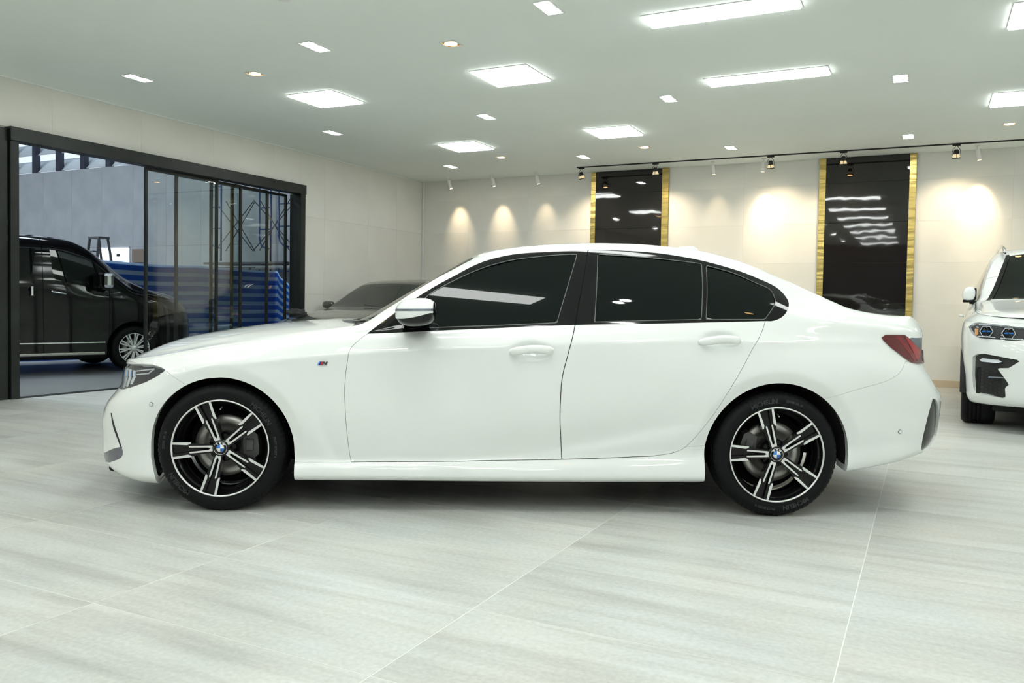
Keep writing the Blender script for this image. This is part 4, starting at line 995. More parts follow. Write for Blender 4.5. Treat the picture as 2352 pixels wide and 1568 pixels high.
    for qq in (q,q.mirrored()):
        b=qq.offset(-.03).build('headlamp',M_['lamp_silver'],root); qq.rim(.02).build('lamp_lens',M_['clear_lamp'],b)
    d=np.maximum(sdf(YZ2(s),np.array([(.001,.45),(.001,.93),(-.5,.93),(-.62,.55),(-.55,.45)])),s.V[:,0]+.5); q=s.sub(d); s=s.sub(-d); q.offset(-.012).both().build('front_grille',M_['chrome'],root)
    edges=(-3,-.36,.36,1.226,2.40,3.95,9)
    for x0,x1,nm in zip(edges[:-1],edges[1:],('front_bumper','front_wing','front_door','sliding_door','rear_quarter_panel','rear_bumper')):
        panel_pair(s.sub(np.maximum(s.V[:,0]-x1,x0-s.V[:,0]),-.004),nm,pt,root,.014)
    sil=mat('van_sill_silver',(.45,.44,.41),.25,metal=.8)
    for sg in (1,-1):
        MB().bar((.42,.965*sg,.43),(2.65,.967*sg,.43),.008,.014).build('side_moulding',M_['chrome'],root)
        mb=MB(); mb.box((1.54,.952*sg,.272),(2.24,.03,.045),None,.012); mb.build('sill_trim',sil,root)
        # handles
        MB().tube([(.92,.955*sg,1.11),(.96,.985*sg,1.118),(1.10,.985*sg,1.140),(1.14,.955*sg,1.145)],.016,8).build('door_handle',M_['chrome'],root)
        MB().lathe([(.0,.0),(.045,.0),(.06,.006),(.062,.0)],20,Matrix(((1,0,0,1.37),(0,0,sg,.950*sg),(0,1.3,0,1.145),(0,0,0,1)))).build('handle_bowl',M_['black_gloss'],root)
        MB().box((1.37,.975*sg,1.145),(.04,.022,.13),None,.01).build('door_handle',M_['chrome'],root)
        # mirror: chrome front, black housing
        MB().box((.44,1.08*sg,1.315),(.15,.20,.23),None,.05).build('mirror_housing',M_['chrome'],root)
        MB().box((.555,1.08*sg,1.315),(.08,.195,.225),None,.03).build('mirror_back',pt,root)
        MB().box((.44,.97*sg,1.20),(.12,.16,.04),None,.015).build('mirror_foot',M_['black_gloss'],root)
        for A in (A1,A2):
            T=Matrix(((1,0,0,A[0]),(0,0,1,0),(0,1,0,A[1]),(0,0,0,1)))
            MB().lathe([(A[2],-.90*sg),(A[2],-.6*sg),(.02,-.6*sg)],24,T,True,-.2,pi+.2).build('wheel_arch_liner',M_['liner'],root)
    MB().box((1.6,0,.28),(2.2,1.7,.14),None,.03).build('floor_pan',M_['liner'],root)
    for x in (0,3.1):
        w=plain_wheel('front_wheel' if x==0 else 'rear_wheel',(x,-.935,.33),root,.33,10,M_['machined'],9,.22,.215)
        c_=copy_tree(w,(x,.935,.33),None,root); c_.rotation_euler=(pi/2,0,pi)
    return root
# ------------------------------------------------------------------ the setting
H=3.334; XL=-8.55; YB=13.283; XR_=5.2; YF=-5.2
def struct(name, mb, m): 
    o=mb.build(name,m); o['kind']='structure'; return o
def room_materials():
    m=mat('ceiling_paint',(.82,.87,.83),.85); noise_tint(m,(.81,.86,.82),(.835,.88,.845),nscale=.8); M_['ceil']=m
    # stone floor tiles: streaks along the tile, offset per tile
    m=mat('stone_tile',(.5,.5,.48),.42,spec=.45); M_['ftile']=m
    tc=nd(m,'ShaderNodeTexCoord'); oi=nd(m,'ShaderNodeObjectInfo'); vm=nd(m,'ShaderNodeVectorMath',operation='MULTIPLY_ADD')
    geo=nd(m,'ShaderNodeNewGeometry')
    cx=nd(m,'ShaderNodeCombineXYZ'); mu=nd(m,'ShaderNodeMath',operation='MULTIPLY'); mu.inputs[1].default_value=37.
    lk(m,oi.outputs['Random'],mu.inputs[0]); lk(m,mu.outputs[0],cx.inputs[0]); lk(m,mu.outputs[0],cx.inputs[1])
    lk(m,geo.outputs['Position'],vm.inputs[0]); vm.inputs[1].default_value=(1,1,1); lk(m,cx.outputs[0],vm.inputs[2])
    mp=nd(m,'ShaderNodeMapping'); mp.inputs['Scale'].default_value=(.35,4.,1); mp.inputs['Rotation'].default_value=(0,0,.05); lk(m,vm.outputs[0],mp.inputs[0])
    n1=nd(m,'ShaderNodeTexNoise'); n1.inputs['Scale'].default_value=2.2; n1.inputs['Detail'].default_value=9; n1.inputs['Roughness'].default_value=.62; n1.inputs['Distortion'].default_value=.35; lk(m,mp.outputs[0],n1.inputs['Vector'])
    cr=nd(m,'ShaderNodeValToRGB'); e=cr.color_ramp.elements; e[0].position=.25; e[0].color=(.375,.375,.35,1); e[1].position=.75; e[1].color=(.58,.60,.58,1)
    k=cr.color_ramp.elements.new(.5); k.color=(.505,.515,.49,1); lk(m,n1.outputs[0],cr.inputs[0])
    n2=nd(m,'ShaderNodeTexNoise'); n2.inputs['Scale'].default_value=55.; n2.inputs['Detail'].default_value=4; lk(m,geo.outputs['Position'],n2.inputs['Vector'])
    n3=nd(m,'ShaderNodeTexNoise'); n3.inputs['Scale'].default_value=.9; n3.inputs['Detail'].default_value=3; lk(m,vm.outputs[0],n3.inputs['Vector'])
    mx=nd(m,'ShaderNodeMixRGB',blend_type='OVERLAY'); mx.inputs[0].default_value=.22; lk(m,cr.outputs[0],mx.inputs[1]); lk(m,n2.outputs[0],mx.inputs[2])
    mx2=nd(m,'ShaderNodeMixRGB',blend_type='OVERLAY'); mx2.inputs[0].default_value=.30; lk(m,mx.outputs[0],mx2.inputs[1]); lk(m,n3.outputs[0],mx2.inputs[2])
    n4=nd(m,'ShaderNodeTexNoise'); n4.inputs['Scale'].default_value=1.7; n4.inputs['Detail'].default_value=5; lk(m,geo.outputs['Position'],n4.inputs['Vector'])
    c4=nd(m,'ShaderNodeValToRGB'); c4.color_ramp.elements[0].position=.38; c4.color_ramp.elements[0].color=(.975,.995,1.,1); c4.color_ramp.elements[1].position=.62; c4.color_ramp.elements[1].color=(1.,.988,.962,1); lk(m,n4.outputs[0],c4.inputs[0])
    mx3=nd(m,'ShaderNodeMixRGB',blend_type='MULTIPLY'); mx3.inputs[0].default_value=1.; lk(m,mx2.outputs[0],mx3.inputs[1]); lk(m,c4.outputs[0],mx3.inputs[2])
    lk(m,mx3.outputs[0],P_(m).inputs['Base Color'])
    rr=nd(m,'ShaderNodeMapRange'); rr.inputs[3].default_value=.30; rr.inputs[4].default_value=.50; lk(m,n1.outputs[0],rr.inputs[0]); lk(m,rr.outputs[0],P_(m).inputs['Roughness'])
    bp=nd(m,'ShaderNodeBump'); bp.inputs['Strength'].default_value=.10; bp.inputs['Distance'].default_value=.004; lk(m,n2.outputs[0],bp.inputs['Height']); lk(m,bp.outputs[0],P_(m).inputs['Normal'])
    M_['grout']=mat('pale_grout',(.72,.72,.69),.8)
    m=mat('wall_tile',(.75,.745,.69),.55,spec=.35); noise_tint(m,(.72,.715,.655),(.79,.785,.735),scale=(1,1,2.4),nscale=1.1,detail=8,lo=.3,hi=.7); M_['wtile']=m
    M_['wgrout']=mat('wall_joint',(.66,.65,.60),.8); M_['whitewall']=mat('white_wall_paint',(.80,.81,.79),.8)
    m=mat('black_mirror_tile',(.012,.011,.011),.03,spec=.75); M_['btile']=m
    tc=nd(m,'ShaderNodeTexCoord'); nz=nd(m,'ShaderNodeTexNoise'); nz.inputs['Scale'].default_value=2.2; nz.inputs['Detail'].default_value=2
    bp=nd(m,'ShaderNodeBump'); bp.inputs['Strength'].default_value=.05; bp.inputs['Distance'].default_value=.02; lk(m,tc.outputs['Object'],nz.inputs['Vector']); lk(m,nz.outputs[0],bp.inputs['Height']); lk(m,bp.outputs[0],P_(m).inputs['Normal'])
    m=mat('brushed_brass',(.62,.47,.16),.26,metal=1.); M_['brass']=m
    tc=nd(m,'ShaderNodeTexCoord'); nz=nd(m,'ShaderNodeTexNoise'); nz.inputs['Scale'].default_value=2.; nz.inputs['Detail'].default_value=2.
    mp=nd(m,'ShaderNodeMapping'); mp.inputs['Scale'].default_value=(.9,1,5.); lk(m,tc.outputs['Object'],mp.inputs[0]); lk(m,mp.outputs[0],nz.inputs['Vector'])
    bp=nd(m,'ShaderNodeBump'); bp.inputs['Strength'].default_value=.28; bp.inputs['Distance'].default_value=.03; lk(m,nz.outputs[0],bp.inputs['Height']); lk(m,bp.outputs[0],P_(m).inputs['Normal'])
    m=mat('black_metal_frame',(.022,.026,.025),.38,metal=.4); noise_tint(m,(.013,.016,.015),(.022,.026,.024),scale=(6,1,1),nscale=3); M_['frame']=m
    M_['pane']=mat('clear_door_glass',(.93,.97,.95),.0,trans=1.,ior=1.5)
    thin_glass(M_['pane'],(.93,.955,.94),1.5)
    m=mat('hall_board',(.40,.41,.42),.7); noise_tint(m,(.36,.37,.385),(.43,.44,.45),nscale=1.5,detail=8); M_['board']=m
    M_['steel_dark']=mat('dark_steel',(.05,.055,.08),.5,metal=.2)
    M_['lamp_white']=mat('lamp_diffuser',(1,1,1),.5,emis=(.965,1.,.975),estr=PANEL_E)
    M_['spot_white']=mat('downlight_lens',(1,1,1),.3,emis=(1.,1.,.985),estr=SPOT_E)
    M_['spot_warm']=mat('warm_downlight_lens',(1,.8,.5),.3,emis=(1.,.62,.28),estr=WARM_E)
    M_['trimwhite']=mat('white_lamp_trim',(.78,.80,.78),.4)
    M_['white_metal']=mat('white_enamel',(.80,.80,.78),.35)
    M_['gold_reflector']=mat('warm_reflector',(.55,.36,.16),.3,metal=.8)
room_materials()

# floor: slab with raised tiles (1.2 x 0.605), joints at x=-.213+1.2i, y=3.157+.605j
floor=MB(); floor.box(((XL+XR_)/2,(YF+YB)/2,-.0507),(XR_-XL,YB-YF,.1)); floor=struct('floor',floor,M_['grout'])
def tile_mesh(w,h,t,m,name,bev=.0015):
    mb=MB(); a,b=w/2,h/2; v=[(-a,-b,-t),(a,-b,-t),(a,b,-t),(-a,b,-t),(-a,-b,-bev),(a,-b,-bev),(a,b,-bev),(-a,b,-bev),(-a+bev,-b+bev,0),(a-bev,-b+bev,0),(a-bev,b-bev,0),(-a+bev,b-bev,0)]
    f=[(8,9,10,11)]+[(i,(i+1)%4,4+(i+1)%4,4+i) for i in range(4)]+[(4+i,4+(i+1)%4,8+(i+1)%4,8+i) for i in range(4)]
    mb.add(v,f); me=bpy.data.meshes.new(name); me.from_pydata(mb.v,[],mb.f); me.materials.append(m); return me
OX,OY,PX,PY=-.213,3.157,1.2,.605
tm=tile_mesh(PX-.004,PY-.003,.004,M_['ftile'],'tile',.0004)
def in_view(x,y,mx=0.9):
    d=Vector((x,y,0))-Vector((0,0,cam_h)); z=d.dot(F_)
    return z>.4 and abs(d.dot(R_)/z)<.617+mx/z and -d.dot(U_)/z<.42+mx/z
# every floor tile carries its own id inside the view; a joined remainder lies outside it
rest=MB(); nt=0
i0=int(math.floor((XL-OX)/PX)); i1=int(math.ceil((XR_-OX)/PX)); j0=int(math.floor((YF-OY)/PY)); j1=int(math.ceil((YB-OY)/PY))
for i in range(i0,i1):
    for j in range(j0,j1):
        xa,xb=max(OX+i*PX,XL),min(OX+(i+1)*PX,XR_); ya,yb=max(OY+j*PY,YF),min(OY+(j+1)*PY,YB)
        if xb-xa<.02 or yb-ya<.02: continue
        full=(xb-xa>PX-.001 and yb-ya>PY-.001); cx,cy=(xa+xb)/2,(ya+yb)/2
        if in_view(cx,cy) and nt<290:
            me=tm if full else tile_mesh(xb-xa-.004,yb-ya-.003,.004,M_['ftile'],'tile',.0004)
            o=link('tile',me,floor); o.location=(cx,cy,random.uniform(-.0001,.0001)); nt+=1
        else:
            rest.add([(xa+.0018,ya+.0018,0),(xb-.0018,ya+.0018,0),(xb-.0018,yb-.0018,0),(xa+.0018,yb-.0018,0)],[(0,1,2,3)])
o=rest.build('tile_remainder',M_['ftile'],floor); o['kind']='stuff'
# hall floor beyond the glass doors
m=mat('hall_floor_concrete',(.30,.31,.31),.28); noise_tint(m,(.26,.27,.27),(.33,.34,.34),nscale=1.2,detail=8); M_['hfloor']=m
struct('floor_hall',MB().box((-19.3,7.5,-.056),(21.4,26,.1)),M_['hfloor'])
MB().box((XL-.02,7.65,-.002),(.16,4.45,.006)).build('door_threshold',M_['frame'],floor)

# ceiling and its shadow gap
struct('ceiling',MB().box(((XL+XR_)/2,(YF+YB)/2,H+.06),(XR_-XL+.3,YB-YF+.3,.12)),M_['ceil'])
# walls
wb=struct('wall_back',MB().box(((XL+XR_)/2,YB+.1025,H/2),(XR_-XL+.3,.2,H)),M_['wgrout'])
wl=MB(); D0,D1,DZ=5.37,9.87,2.82
wl.box((XL-.11,(D0+YF)/2-.01,H/2),(.2,D0-YF,H)); wl.box((XL-.11,(D1+YB)/2,H/2),(.2,YB-D1,H)); wl.box((XL-.11,(D0+D1)/2,(DZ+H)/2),(.2,D1-D0,H-DZ)); wl=struct('wall_left',wl,M_['wgrout'])
wr=struct('wall_right',MB().box((XR_+.1,(YF+YB)/2,H/2),(.2,YB-YF,H)),M_['whitewall'])
wf=struct('wall_front',MB().box(((XL+XR_)/2,YF-.1,H/2),(XR_-XL+.3,.2,H)),mat('dark_shopfront_wall',(.035,.037,.036),.3))
def wall_piece(x0,x1,z0,z1,T,parent,m,name='tile',t=.010,g=.0007):
    if x1-x0<.03 or z1-z0<.03: return
    me=tile_mesh(x1-x0-2*g,z1-z0-2*g,t,m,name,.0006); o=link(name,me,parent); o.matrix_world=T@Matrix.Translation(((x0+x1)/2,(z0+z1)/2,0)); return o
# back wall: local x = world x, local y = world z, local z = -world y
TB=Matrix(((1,0,0,0),(0,0,-1,YB),(0,1,0,0),(0,0,0,1)))
cols=[(-5.165,-3.82),(-1.509,-.197)]
zj=[0.,.583,1.178,1.77,2.365,2.955,H]
xs=[XL]+[round(-5.165-1.2*k,3) for k in (2,1)]+[-5.165,-3.82,-2.62,-1.509,-.197,1.0,2.2,3.4,4.6,XR_]
for xa,xb in zip(xs[:-1],xs[1:]):
    if (xa,xb) in cols: continue
    for za,zb in zip(zj[:-1],zj[1:]): wall_piece(xa,xb,za,zb,TB,wb,M_['wtile'],t=.010)
# left wall: local x = world y, local z = +world x
TL=Matrix(((0,0,1,XL),(1,0,0,0),(0,1,0,0),(0,0,0,1)))
def lw(y0,y1,z0,z1): 
    me=tile_mesh(y1-y0-.0014,z1-z0-.0014,.010,M_['wtile'],'tile',.0006); o=link('tile',me,wl)
    o.matrix_world=Matrix(((0,0,1,XL+.0),(1,0,0,(y0+y1)/2),(0,1,0,(z0+z1)/2),(0,0,0,1)))
ys=[3.4,4.7,5.874,7.011,8.15,9.29,9.87,10.43,11.57,12.42,YB]
for ya,yb in zip(ys[:-1],ys[1:]):
    if yb<=9.88: lw(ya,yb,DZ,H)
    else:
        for za,zb in ((0,1.178),(1.178,2.365),(2.365,H)): lw(ya,yb,za,zb)
# skirting of the back and left walls
sk=mat('skirting_beige',(.60,.50,.36),.5)
for xa,xb in ((XL,-5.165),(-3.82,-1.509),(-.197,XR_)): struct('baseboard_back',MB().box(((xa+xb)/2,YB-.008,.05),(xb-xa,.014,.10),None,.003),sk)
struct('baseboard_left',MB().box((XL+.008,(D1+.05+YB)/2,.05),(.014,YB-D1-.05,.10),None,.003),sk)
struct('trim_1',MB().box((XL+.012,(YF+YB)/2,H-.009),(.02,YB-YF,.016)),M_['ceil'])
struct('trim_2',MB().box((XL+.022,YB-.022,H/2),(.030,.030,H)),M_['white_metal'])

# black mirror-tile pilasters with brass edges
for n,(xa,xb,ga,gb) in enumerate(((-5.079,-3.929,-5.165,-3.82),(-1.417,-.287,-1.509,-.197))):
    p=empty('wall_pilaster',((xa+xb)/2,YB,0),0,('glossy black tiled wall panel with brass edges rising above the white saloon roof','glossy black tiled wall panel with brass edges behind the boot of the white saloon')[n],'wall panel')
    cx=(xa+xb)/2
    for za,zb in zip(zj[:-1],zj[1:]):
        me=tile_mesh(xb-xa-.002,zb-za-.005,.018,M_['btile'],'tile'); o=link('tile',me,p); o.rotation_euler=(pi/2,0,0); o.location=(0,-.028,(za+zb)/2)
    MB().box((0,-.006,H/2),(xb-xa,.010,H)).build('joint_backing',mat('dark_joint',(.20,.17,.13),.6),p)
    for a,b in ((ga,xa),(xb,gb)):
        mb=MB(); zb_=[0,1.2,2.4,2.955,H-.002]
        for z0_,z1_ in zip(zb_[:-1],zb_[1:]): mb.box(((a+b)/2-cx,-.020,(z0_+z1_)/2),(b-a-.001,.038,z1_-z0_-.0015),None,.002)
        mb.build('brass_edge',M_['brass'],p)

# ------------------------------------------------------------------ glass sliding door
d=empty('door_1',(XL,D0,0),0,kind='structure')
L0,L1=0.,D1-D0
MB().box((.01,(L0+L1)/2+.01,2.748),(.16,L1-L0+.04,.142),None,.004).build('header_box',M_['frame'],d)
MB().box((-.06,.045,1.34),(.26,.09,2.68),None,.004).build('jamb',M_['frame'],d)
MB().box((-.02,L1-.04,1.34),(.22,.10,2.68),None,.004).build('jamb',M_['frame'],d)
MB().box((-.01,-.44,1.40),(.10,.86,2.80),None,.004).build('pocket_panel',M_['frame'],d)
for k in range(4):
    y0=[1.74,2.24,2.86,3.28][k]; y1=[2.87,3.35,3.92,4.36][k]; x=-.035-.045*k; zt=2.67
    a=empty('sliding_leaf',(x,0,0)); a.parent=d
    for yy in (y0,y1): MB().box((0,yy,zt/2),(.034,.034,zt),None,.002).build('stile',M_['frame'],a)
    MB().box((0,(y0+y1)/2,zt-.015),(.034,y1-y0,.035),None,.002).build('top_rail',M_['frame'],a)
    MB().box((0,(y0+y1)/2,.03),(.034,y1-y0,.06),None,.002).build('bottom_rail',M_['frame'],a)
    MB().box((0,(y0+y1)/2,zt/2),(.006,y1-y0-.02,zt-.05)).build('glass_pane',M_['pane'],a)
# ------------------------------------------------------------------ the hall beyond
HB=15.0
wh=struct('wall_hall',MB().box((-18.5,HB+.10,2.26),(21.,.12,4.50)),M_['gap'])
TH=Matrix(((1,0,0,0),(0,0,-1,HB),(0,1,0,0),(0,0,0,1)))
x=-28.3
while x<-8.8:
    for za,zb in ((0,1.2),(1.2,2.405),(2.405,4.53)):
        # window opening in the middle course
        if za==1.2 and x<-19.0<x+1.215 and False: continue
        me=tile_mesh(1.211,zb-za-.004,.04,M_['board'],'wall_board',.002); o=link('wall_board',me,wh); o.matrix_world=TH@Matrix.Translation((x+.6075,(za+zb)/2,.0))
    x+=1.2145
w=empty('window_1',(-19.30,HB-.005,2.15),0,kind='structure')
lit=mat('daylit_window',(.9,.95,1.),.4,emis=(.85,.92,1.),estr=1.15)
MB().box((0,-.02,0),(1.25,.02,.46)).build('window_light',lit,w)
fw=mat('window_frame_white',(.75,.78,.80),.5)
for (cx,cz,wx,wz) in ((0,.235,1.32,.03),(0,-.235,1.32,.03),(-.64,0,.03,.5),(.64,0,.03,.5),(-.12,0,.04,.46),(.25,-.13,.7,.02)): MB().box((cx,-.035,cz),(wx,.03,wz)).build('window_bar',fw,w)
MB().box((.22,-.05,.03),(.13,.01,.07)).build('window_label',M_['gap'],w)
tag(MB().box((-18.32,HB-.045,2.16),(.46,.03,.34)).build('notice_board',mat('brown_board',(.23,.18,.14),.7)),'plain brown board on the hall wall right of the bright window','board')
# louvres above the boards, daylight behind
lv=empty('window_2',(-18.5,HB+.25,4.56),0,kind='structure'); al=mat('louvre_blade_grey',(.74,.78,.80),.55)
for k,x in enumerate(np.arange(-28.0,-9.,1.03)): MB().box((x+18.5+.02,-.05,1.6),(.17,.14,3.2)).build('louvre_post',M_['steel_dark'],lv)
for k in range(7):
    z=.22+.48*k; T=Matrix.Translation((0,.12,z))@Matrix.Rotation(radians(48),4,'X')
    MB().box((0,0,0),(19,.52,.012),T).build('louvre_blade',al,lv)
struct('ceiling_hall',MB().box((-19.3,6.0,7.86),(21.4,24,.12)),mat('hall_roof_sheet',(.30,.32,.33),.7))
struct('wall_hall_left',MB().box((-29.5,6.,4.),(.2,24,8)),M_['board']); struct('wall_hall_front',MB().box((-19.3,-5.4,4.),(21.4,.2,8)),M_['board'])
dk=mat('dark_hall_cladding',(.05,.052,.055),.6)
struct('wall_hall_right',MB().box((XL-.30,6.,5.75),(.16,24,4.2)),dk)
struct('wall_hall_side',MB().box((XL-.28,-.1,1.75),(.12,10.6,3.7)),dk); struct('wall_hall_side_2',MB().box((XL-.28,12.6,1.75),(.12,5.0,3.7)),dk)
for k in range(3):  # glowing strips added out of view to brighten the hall
    sl=empty('hall_fill_light',(-24+5.5*k,5.5,7.79),0,'%s added glowing fill light strip under the roof of the hall'%('left','middle','right')[k],'fill light','added fill lights of the hall')
    MB().box((0,0,0),(1.4,9,.02)).build('diffuser',mat('fill_light_sheet',(.9,.95,1.),.5,emis=(.78,.90,1.),estr=11.),sl)
    MB().box((0,0,.02),(1.5,9.1,.02)).build('frame',M_['steel_dark'],sl)

# tarpaulin fence with stripes
m=mat('striped_tarpaulin',(.03,.12,.45),.45,spec=.4); M_['tarp']=m
geo=nd(m,'ShaderNodeNewGeometry'); sp=nd(m,'ShaderNodeSeparateXYZ'); lk(m,geo.outputs['Position'],sp.inputs[0])
a1=nd(m,'ShaderNodeMath',operation='MULTIPLY'); a1.inputs[1].default_value=1/.178; a2=nd(m,'ShaderNodeMath',operation='FRACT'); a3=nd(m,'ShaderNodeMath',operation='GREATER_THAN'); a3.inputs[1].default_value=.56
tg=nd(m,'ShaderNodeTexCoord'); at=nd(m,'ShaderNodeSeparateXYZ'); lk(m,tg.outputs['UV'],at.inputs[0])
lk(m,at.outputs[1],a1.inputs[0]); lk(m,a1.outputs[0],a2.inputs[0]); lk(m,a2.outputs[0],a3.inputs[0])
mx=nd(m,'ShaderNodeMixRGB'); mx.inputs[1].default_value=(.010,.085,.42,1); mx.inputs[2].default_value=(.30,.42,.60,1); lk(m,a3.outputs[0],mx.inputs[0]); lk(m,mx.outputs[0],P_(m).inputs['Base Color'])
def tarp():
    path=[(-14.6,5.0),(-13.7,7.3),(-12.85,9.3),(-12.78,11.6),(-12.75,13.85),(-12.45,13.80),(-12.15,13.70),(-11.95,13.55)]
    pts=[]; 
    pl=spl(path,26,False); n=len(pl); nz=24; bm=bmesh.new(); uv=bm.loops.layers.uv.new('UVMap')
    L=0; rows=[]
    for i,p in enumerate(pl):
        if i: L+=np.linalg.norm(p-pl[i-1])
        top=1.725-.03*abs(sin(L*1.3)) - (.55*max(0,(L-9.3)/1.2)**.8 if L>9.3 else 0)
        col=[]
        for j in range(nz+1):
            t=j/nz; z=.01+(top-.01)*t
            b=.035*sin(L*2.1+z*1.5)+.020*sin(L*5.3+1.2-z*2.2)*(1-t*.6)+.008*sin(L*13)
            col.append((bm.verts.new((p[0]+b,p[1]+b*.2,z)),L,1.725*t if L<=9.9 else 1.725*t))
        rows.append(col)
    for a,b in zip(rows[:-1],rows[1:]):
        for j in range(nz):
            q=(a[j],b[j],b[j+1],a[j+1]); f=bm.faces.new([v[0] for v in q]); f.smooth=True
            for l,v in zip(f.loops,q): l[uv].uv=(v[1],v[2]+.02)
    me=bpy.data.meshes.new('tarpaulin'); bm.to_mesh(me); bm.free(); me.materials.append(m); o=link('tarpaulin',me)
    md=o.modifiers.new('s','SOLIDIFY'); md.thickness=.004
    return tag(o,'blue tarpaulin with pale blue stripes hung as a fence behind the black van','tarpaulin')
tarp()
# stepladder
ld=empty('stepladder',(-17.95,13.6,0),0,'grey metal stepladder standing behind the black van','ladder'); lm=mat('ladder_grey',(.13,.13,.13),.5,metal=.5)
for s in (-1,1):
    MB().bar((s*.16,-.20,2.50),(s*.28,-.50,0),.06,.03).build('rail',lm,ld); MB().bar((s*.16,.04,2.50),(s*.26,.45,0),.05,.03).build('rear_leg',lm,ld)
MB().box((0,-.08,2.50),(.40,.30,.05),None,.01).build('top_cap',lm,ld)
for k in range(6): MB().box((0,-.29-.045*k-.02,2.16-.38*k),(.34+.034*k,.10,.03)).build('tread',lm,ld)
# scaffolding
sf=empty('scaffold',(-13.85,14.50,0),0,'blue tubular scaffold tower with cross braces and a plank deck beyond the glass doors','scaffold')
bm_=mat('scaffold_blue',(.02,.06,.20),.4,coat=.3); om=mat('scaffold_grey',(.10,.10,.11),.5,metal=.4)
for k,x in enumerate((-1.02,.02,1.06)):
    yy=(-.25,.25,-.25)[k]
    for z0,nm in ((.0,0),(1.96,1)):
        mb=MB(); w=.34; h=1.78
        pts=[(x-w/2,yy,z0+.28)]+[(x-w/2,yy,z0+h)] 
        mb.tube([(x+w/2,yy,z0+.0),(x+w/2,yy,z0+h)],.021,8)
        hoop=[(x-w/2,yy,z0+h),(x-w/2,yy,z0+.55),(x-w/2+.03,yy,z0+.42),(x-w/2+.12,yy,z0+.34),(x+w/2-.05,yy,z0+.30)]
        mb.tube(hoop,.018,8)
        for zz in (.75,1.25,1.72): mb.tube([(x-w/2,yy,z0+zz),(x+w/2,yy,z0+zz)],.015,6)
        mb.build('ladder_frame',bm_,sf)
for (xa,xb) in ((-.85,-.15),(.19,.89),(-1.2,-.2),(.0,1.1)):
    for (za,zb) in ((2.2,3.35),(3.35,2.2)): MB().tube([(xa,-.1,za),(xb,.1,zb)],.011,6).build('cross_brace',om,sf)
for k in range(3): MB().box((0,-.28+.27*k,1.90),(2.5,.24,.045),None,.004).build('deck_plank',om,sf)
MB().box((-.35,-.42,1.80),(1.4,.03,.03)).box((-.9,-.42,1.74),(.03,.03,.12)).box((.2,-.42,1.74),(.03,.03,.12)).build('deck_bracket',om,sf)

# ------------------------------------------------------------------ ceiling lights
def panel_light(x,y,w,h,label,grp):
    p=empty('ceiling_light',(x,y,H),0,label,'ceiling light',grp)
    mb=MB(); t=.012
    for (cx,cy,dx,dy) in ((0,h/2+t/2,w+2*t,t),(0,-h/2-t/2,w+2*t,t),(w/2+t/2,0,t,h),(-w/2-t/2,0,t,h)): mb.box((cx,cy,-.003),(dx,dy,.008))
    mb.build('frame',M_['trimwhite'],p)
    MB().box((0,0,-.010),(w,h,.022),None,.004).build('diffuser',M_['lamp_white'],p); return p
sq={(-6.07,7.41):'square ceiling light panel on the left, above the front of the saloon',(-3.745,7.38):'square ceiling light panel nearest the camera, above the windscreen',(-6.005,10.44):'far left square ceiling light panel, before the back corner',(-3.70,10.28):'far square ceiling light panel right of centre, in front of the first black wall panel'}
for (x,y),l in sq.items(): panel_light(x,y,.585,.575,l,'square light panels')
panel_light(.84,10.23,.585,.60,'square ceiling light panel cut by the right edge, the farther one','square light panels at the right edge')
panel_light(.80,7.40,.585,.60,'square ceiling light panel at the top right corner of the picture','square light panels at the right edge')
panel_light(-1.48,6.41,1.14,.27,'long ceiling light panel cut by the top edge of the picture','long light panels')
panel_light(-1.47,8.375,1.13,.27,'long ceiling light panel right of centre, the farther one','long light panels')
ORD=('nearest','second','third','fourth','fifth'); ORX=('first','second','third','fourth','fifth')
for iy,y in enumerate((4.4,1.4,-1.6,-4.3)):
    for ix,x in enumerate((-6.05,-3.73,.84,3.3)):
        if (x,y)==(-6.05,4.4): continue
        panel_light(x,y,.585,.585,'square ceiling light panel, %s from the left in the %s row out of the picture'%(ORX[ix],ORD[iy]),'light panels out of the picture')
for iy,y in enumerate((4.45,2.49,.53,-1.43,-3.4)): panel_light(-1.48,y,1.14,.27,'long ceiling light panel, %s one out of the picture towards the front wall'%ORD[iy],'light panels out of the picture')
for (x,y,q) in ((3.3,7.4,'nearer'),(3.3,10.3,'farther')): panel_light(x,y,.585,.585,'%s square ceiling light panel beyond the right edge of the picture'%q,'light panels out of the picture')
def downlight(x,y,n,warm,label,grp):
    p=empty('downlight',(x,y,H),0,label,'downlight',grp); w,h=.14,.14*n+.01
    mb=MB(); t=.010
    for (cx,cy,dx,dy) in ((0,h/2,w+t,t),(0,-h/2,w+t,t),(w/2,0,t,h),(-w/2,0,t,h)): mb.box((cx,cy,-.003),(dx,dy,.010))
    if n==2: mb.box((0,0,-.003),(w,t,.010))
    mb.build('frame',M_['trimwhite'],p)
    for k in range(n):
        cy=(k-(n-1)/2)*.14
        MB().lathe([(.056,-.001),(.044,-.004),(.0,-.0045)][::-1],20,Matrix.Translation((0,cy,-.004))).build('lens',M_['spot_warm' if warm else 'spot_white'],p)
    MB().box((0,0,-.001),(w-.004,h-.004,.003)).build('recess_plate',M_['gold_reflector' if warm else 'trimwhite'],p)
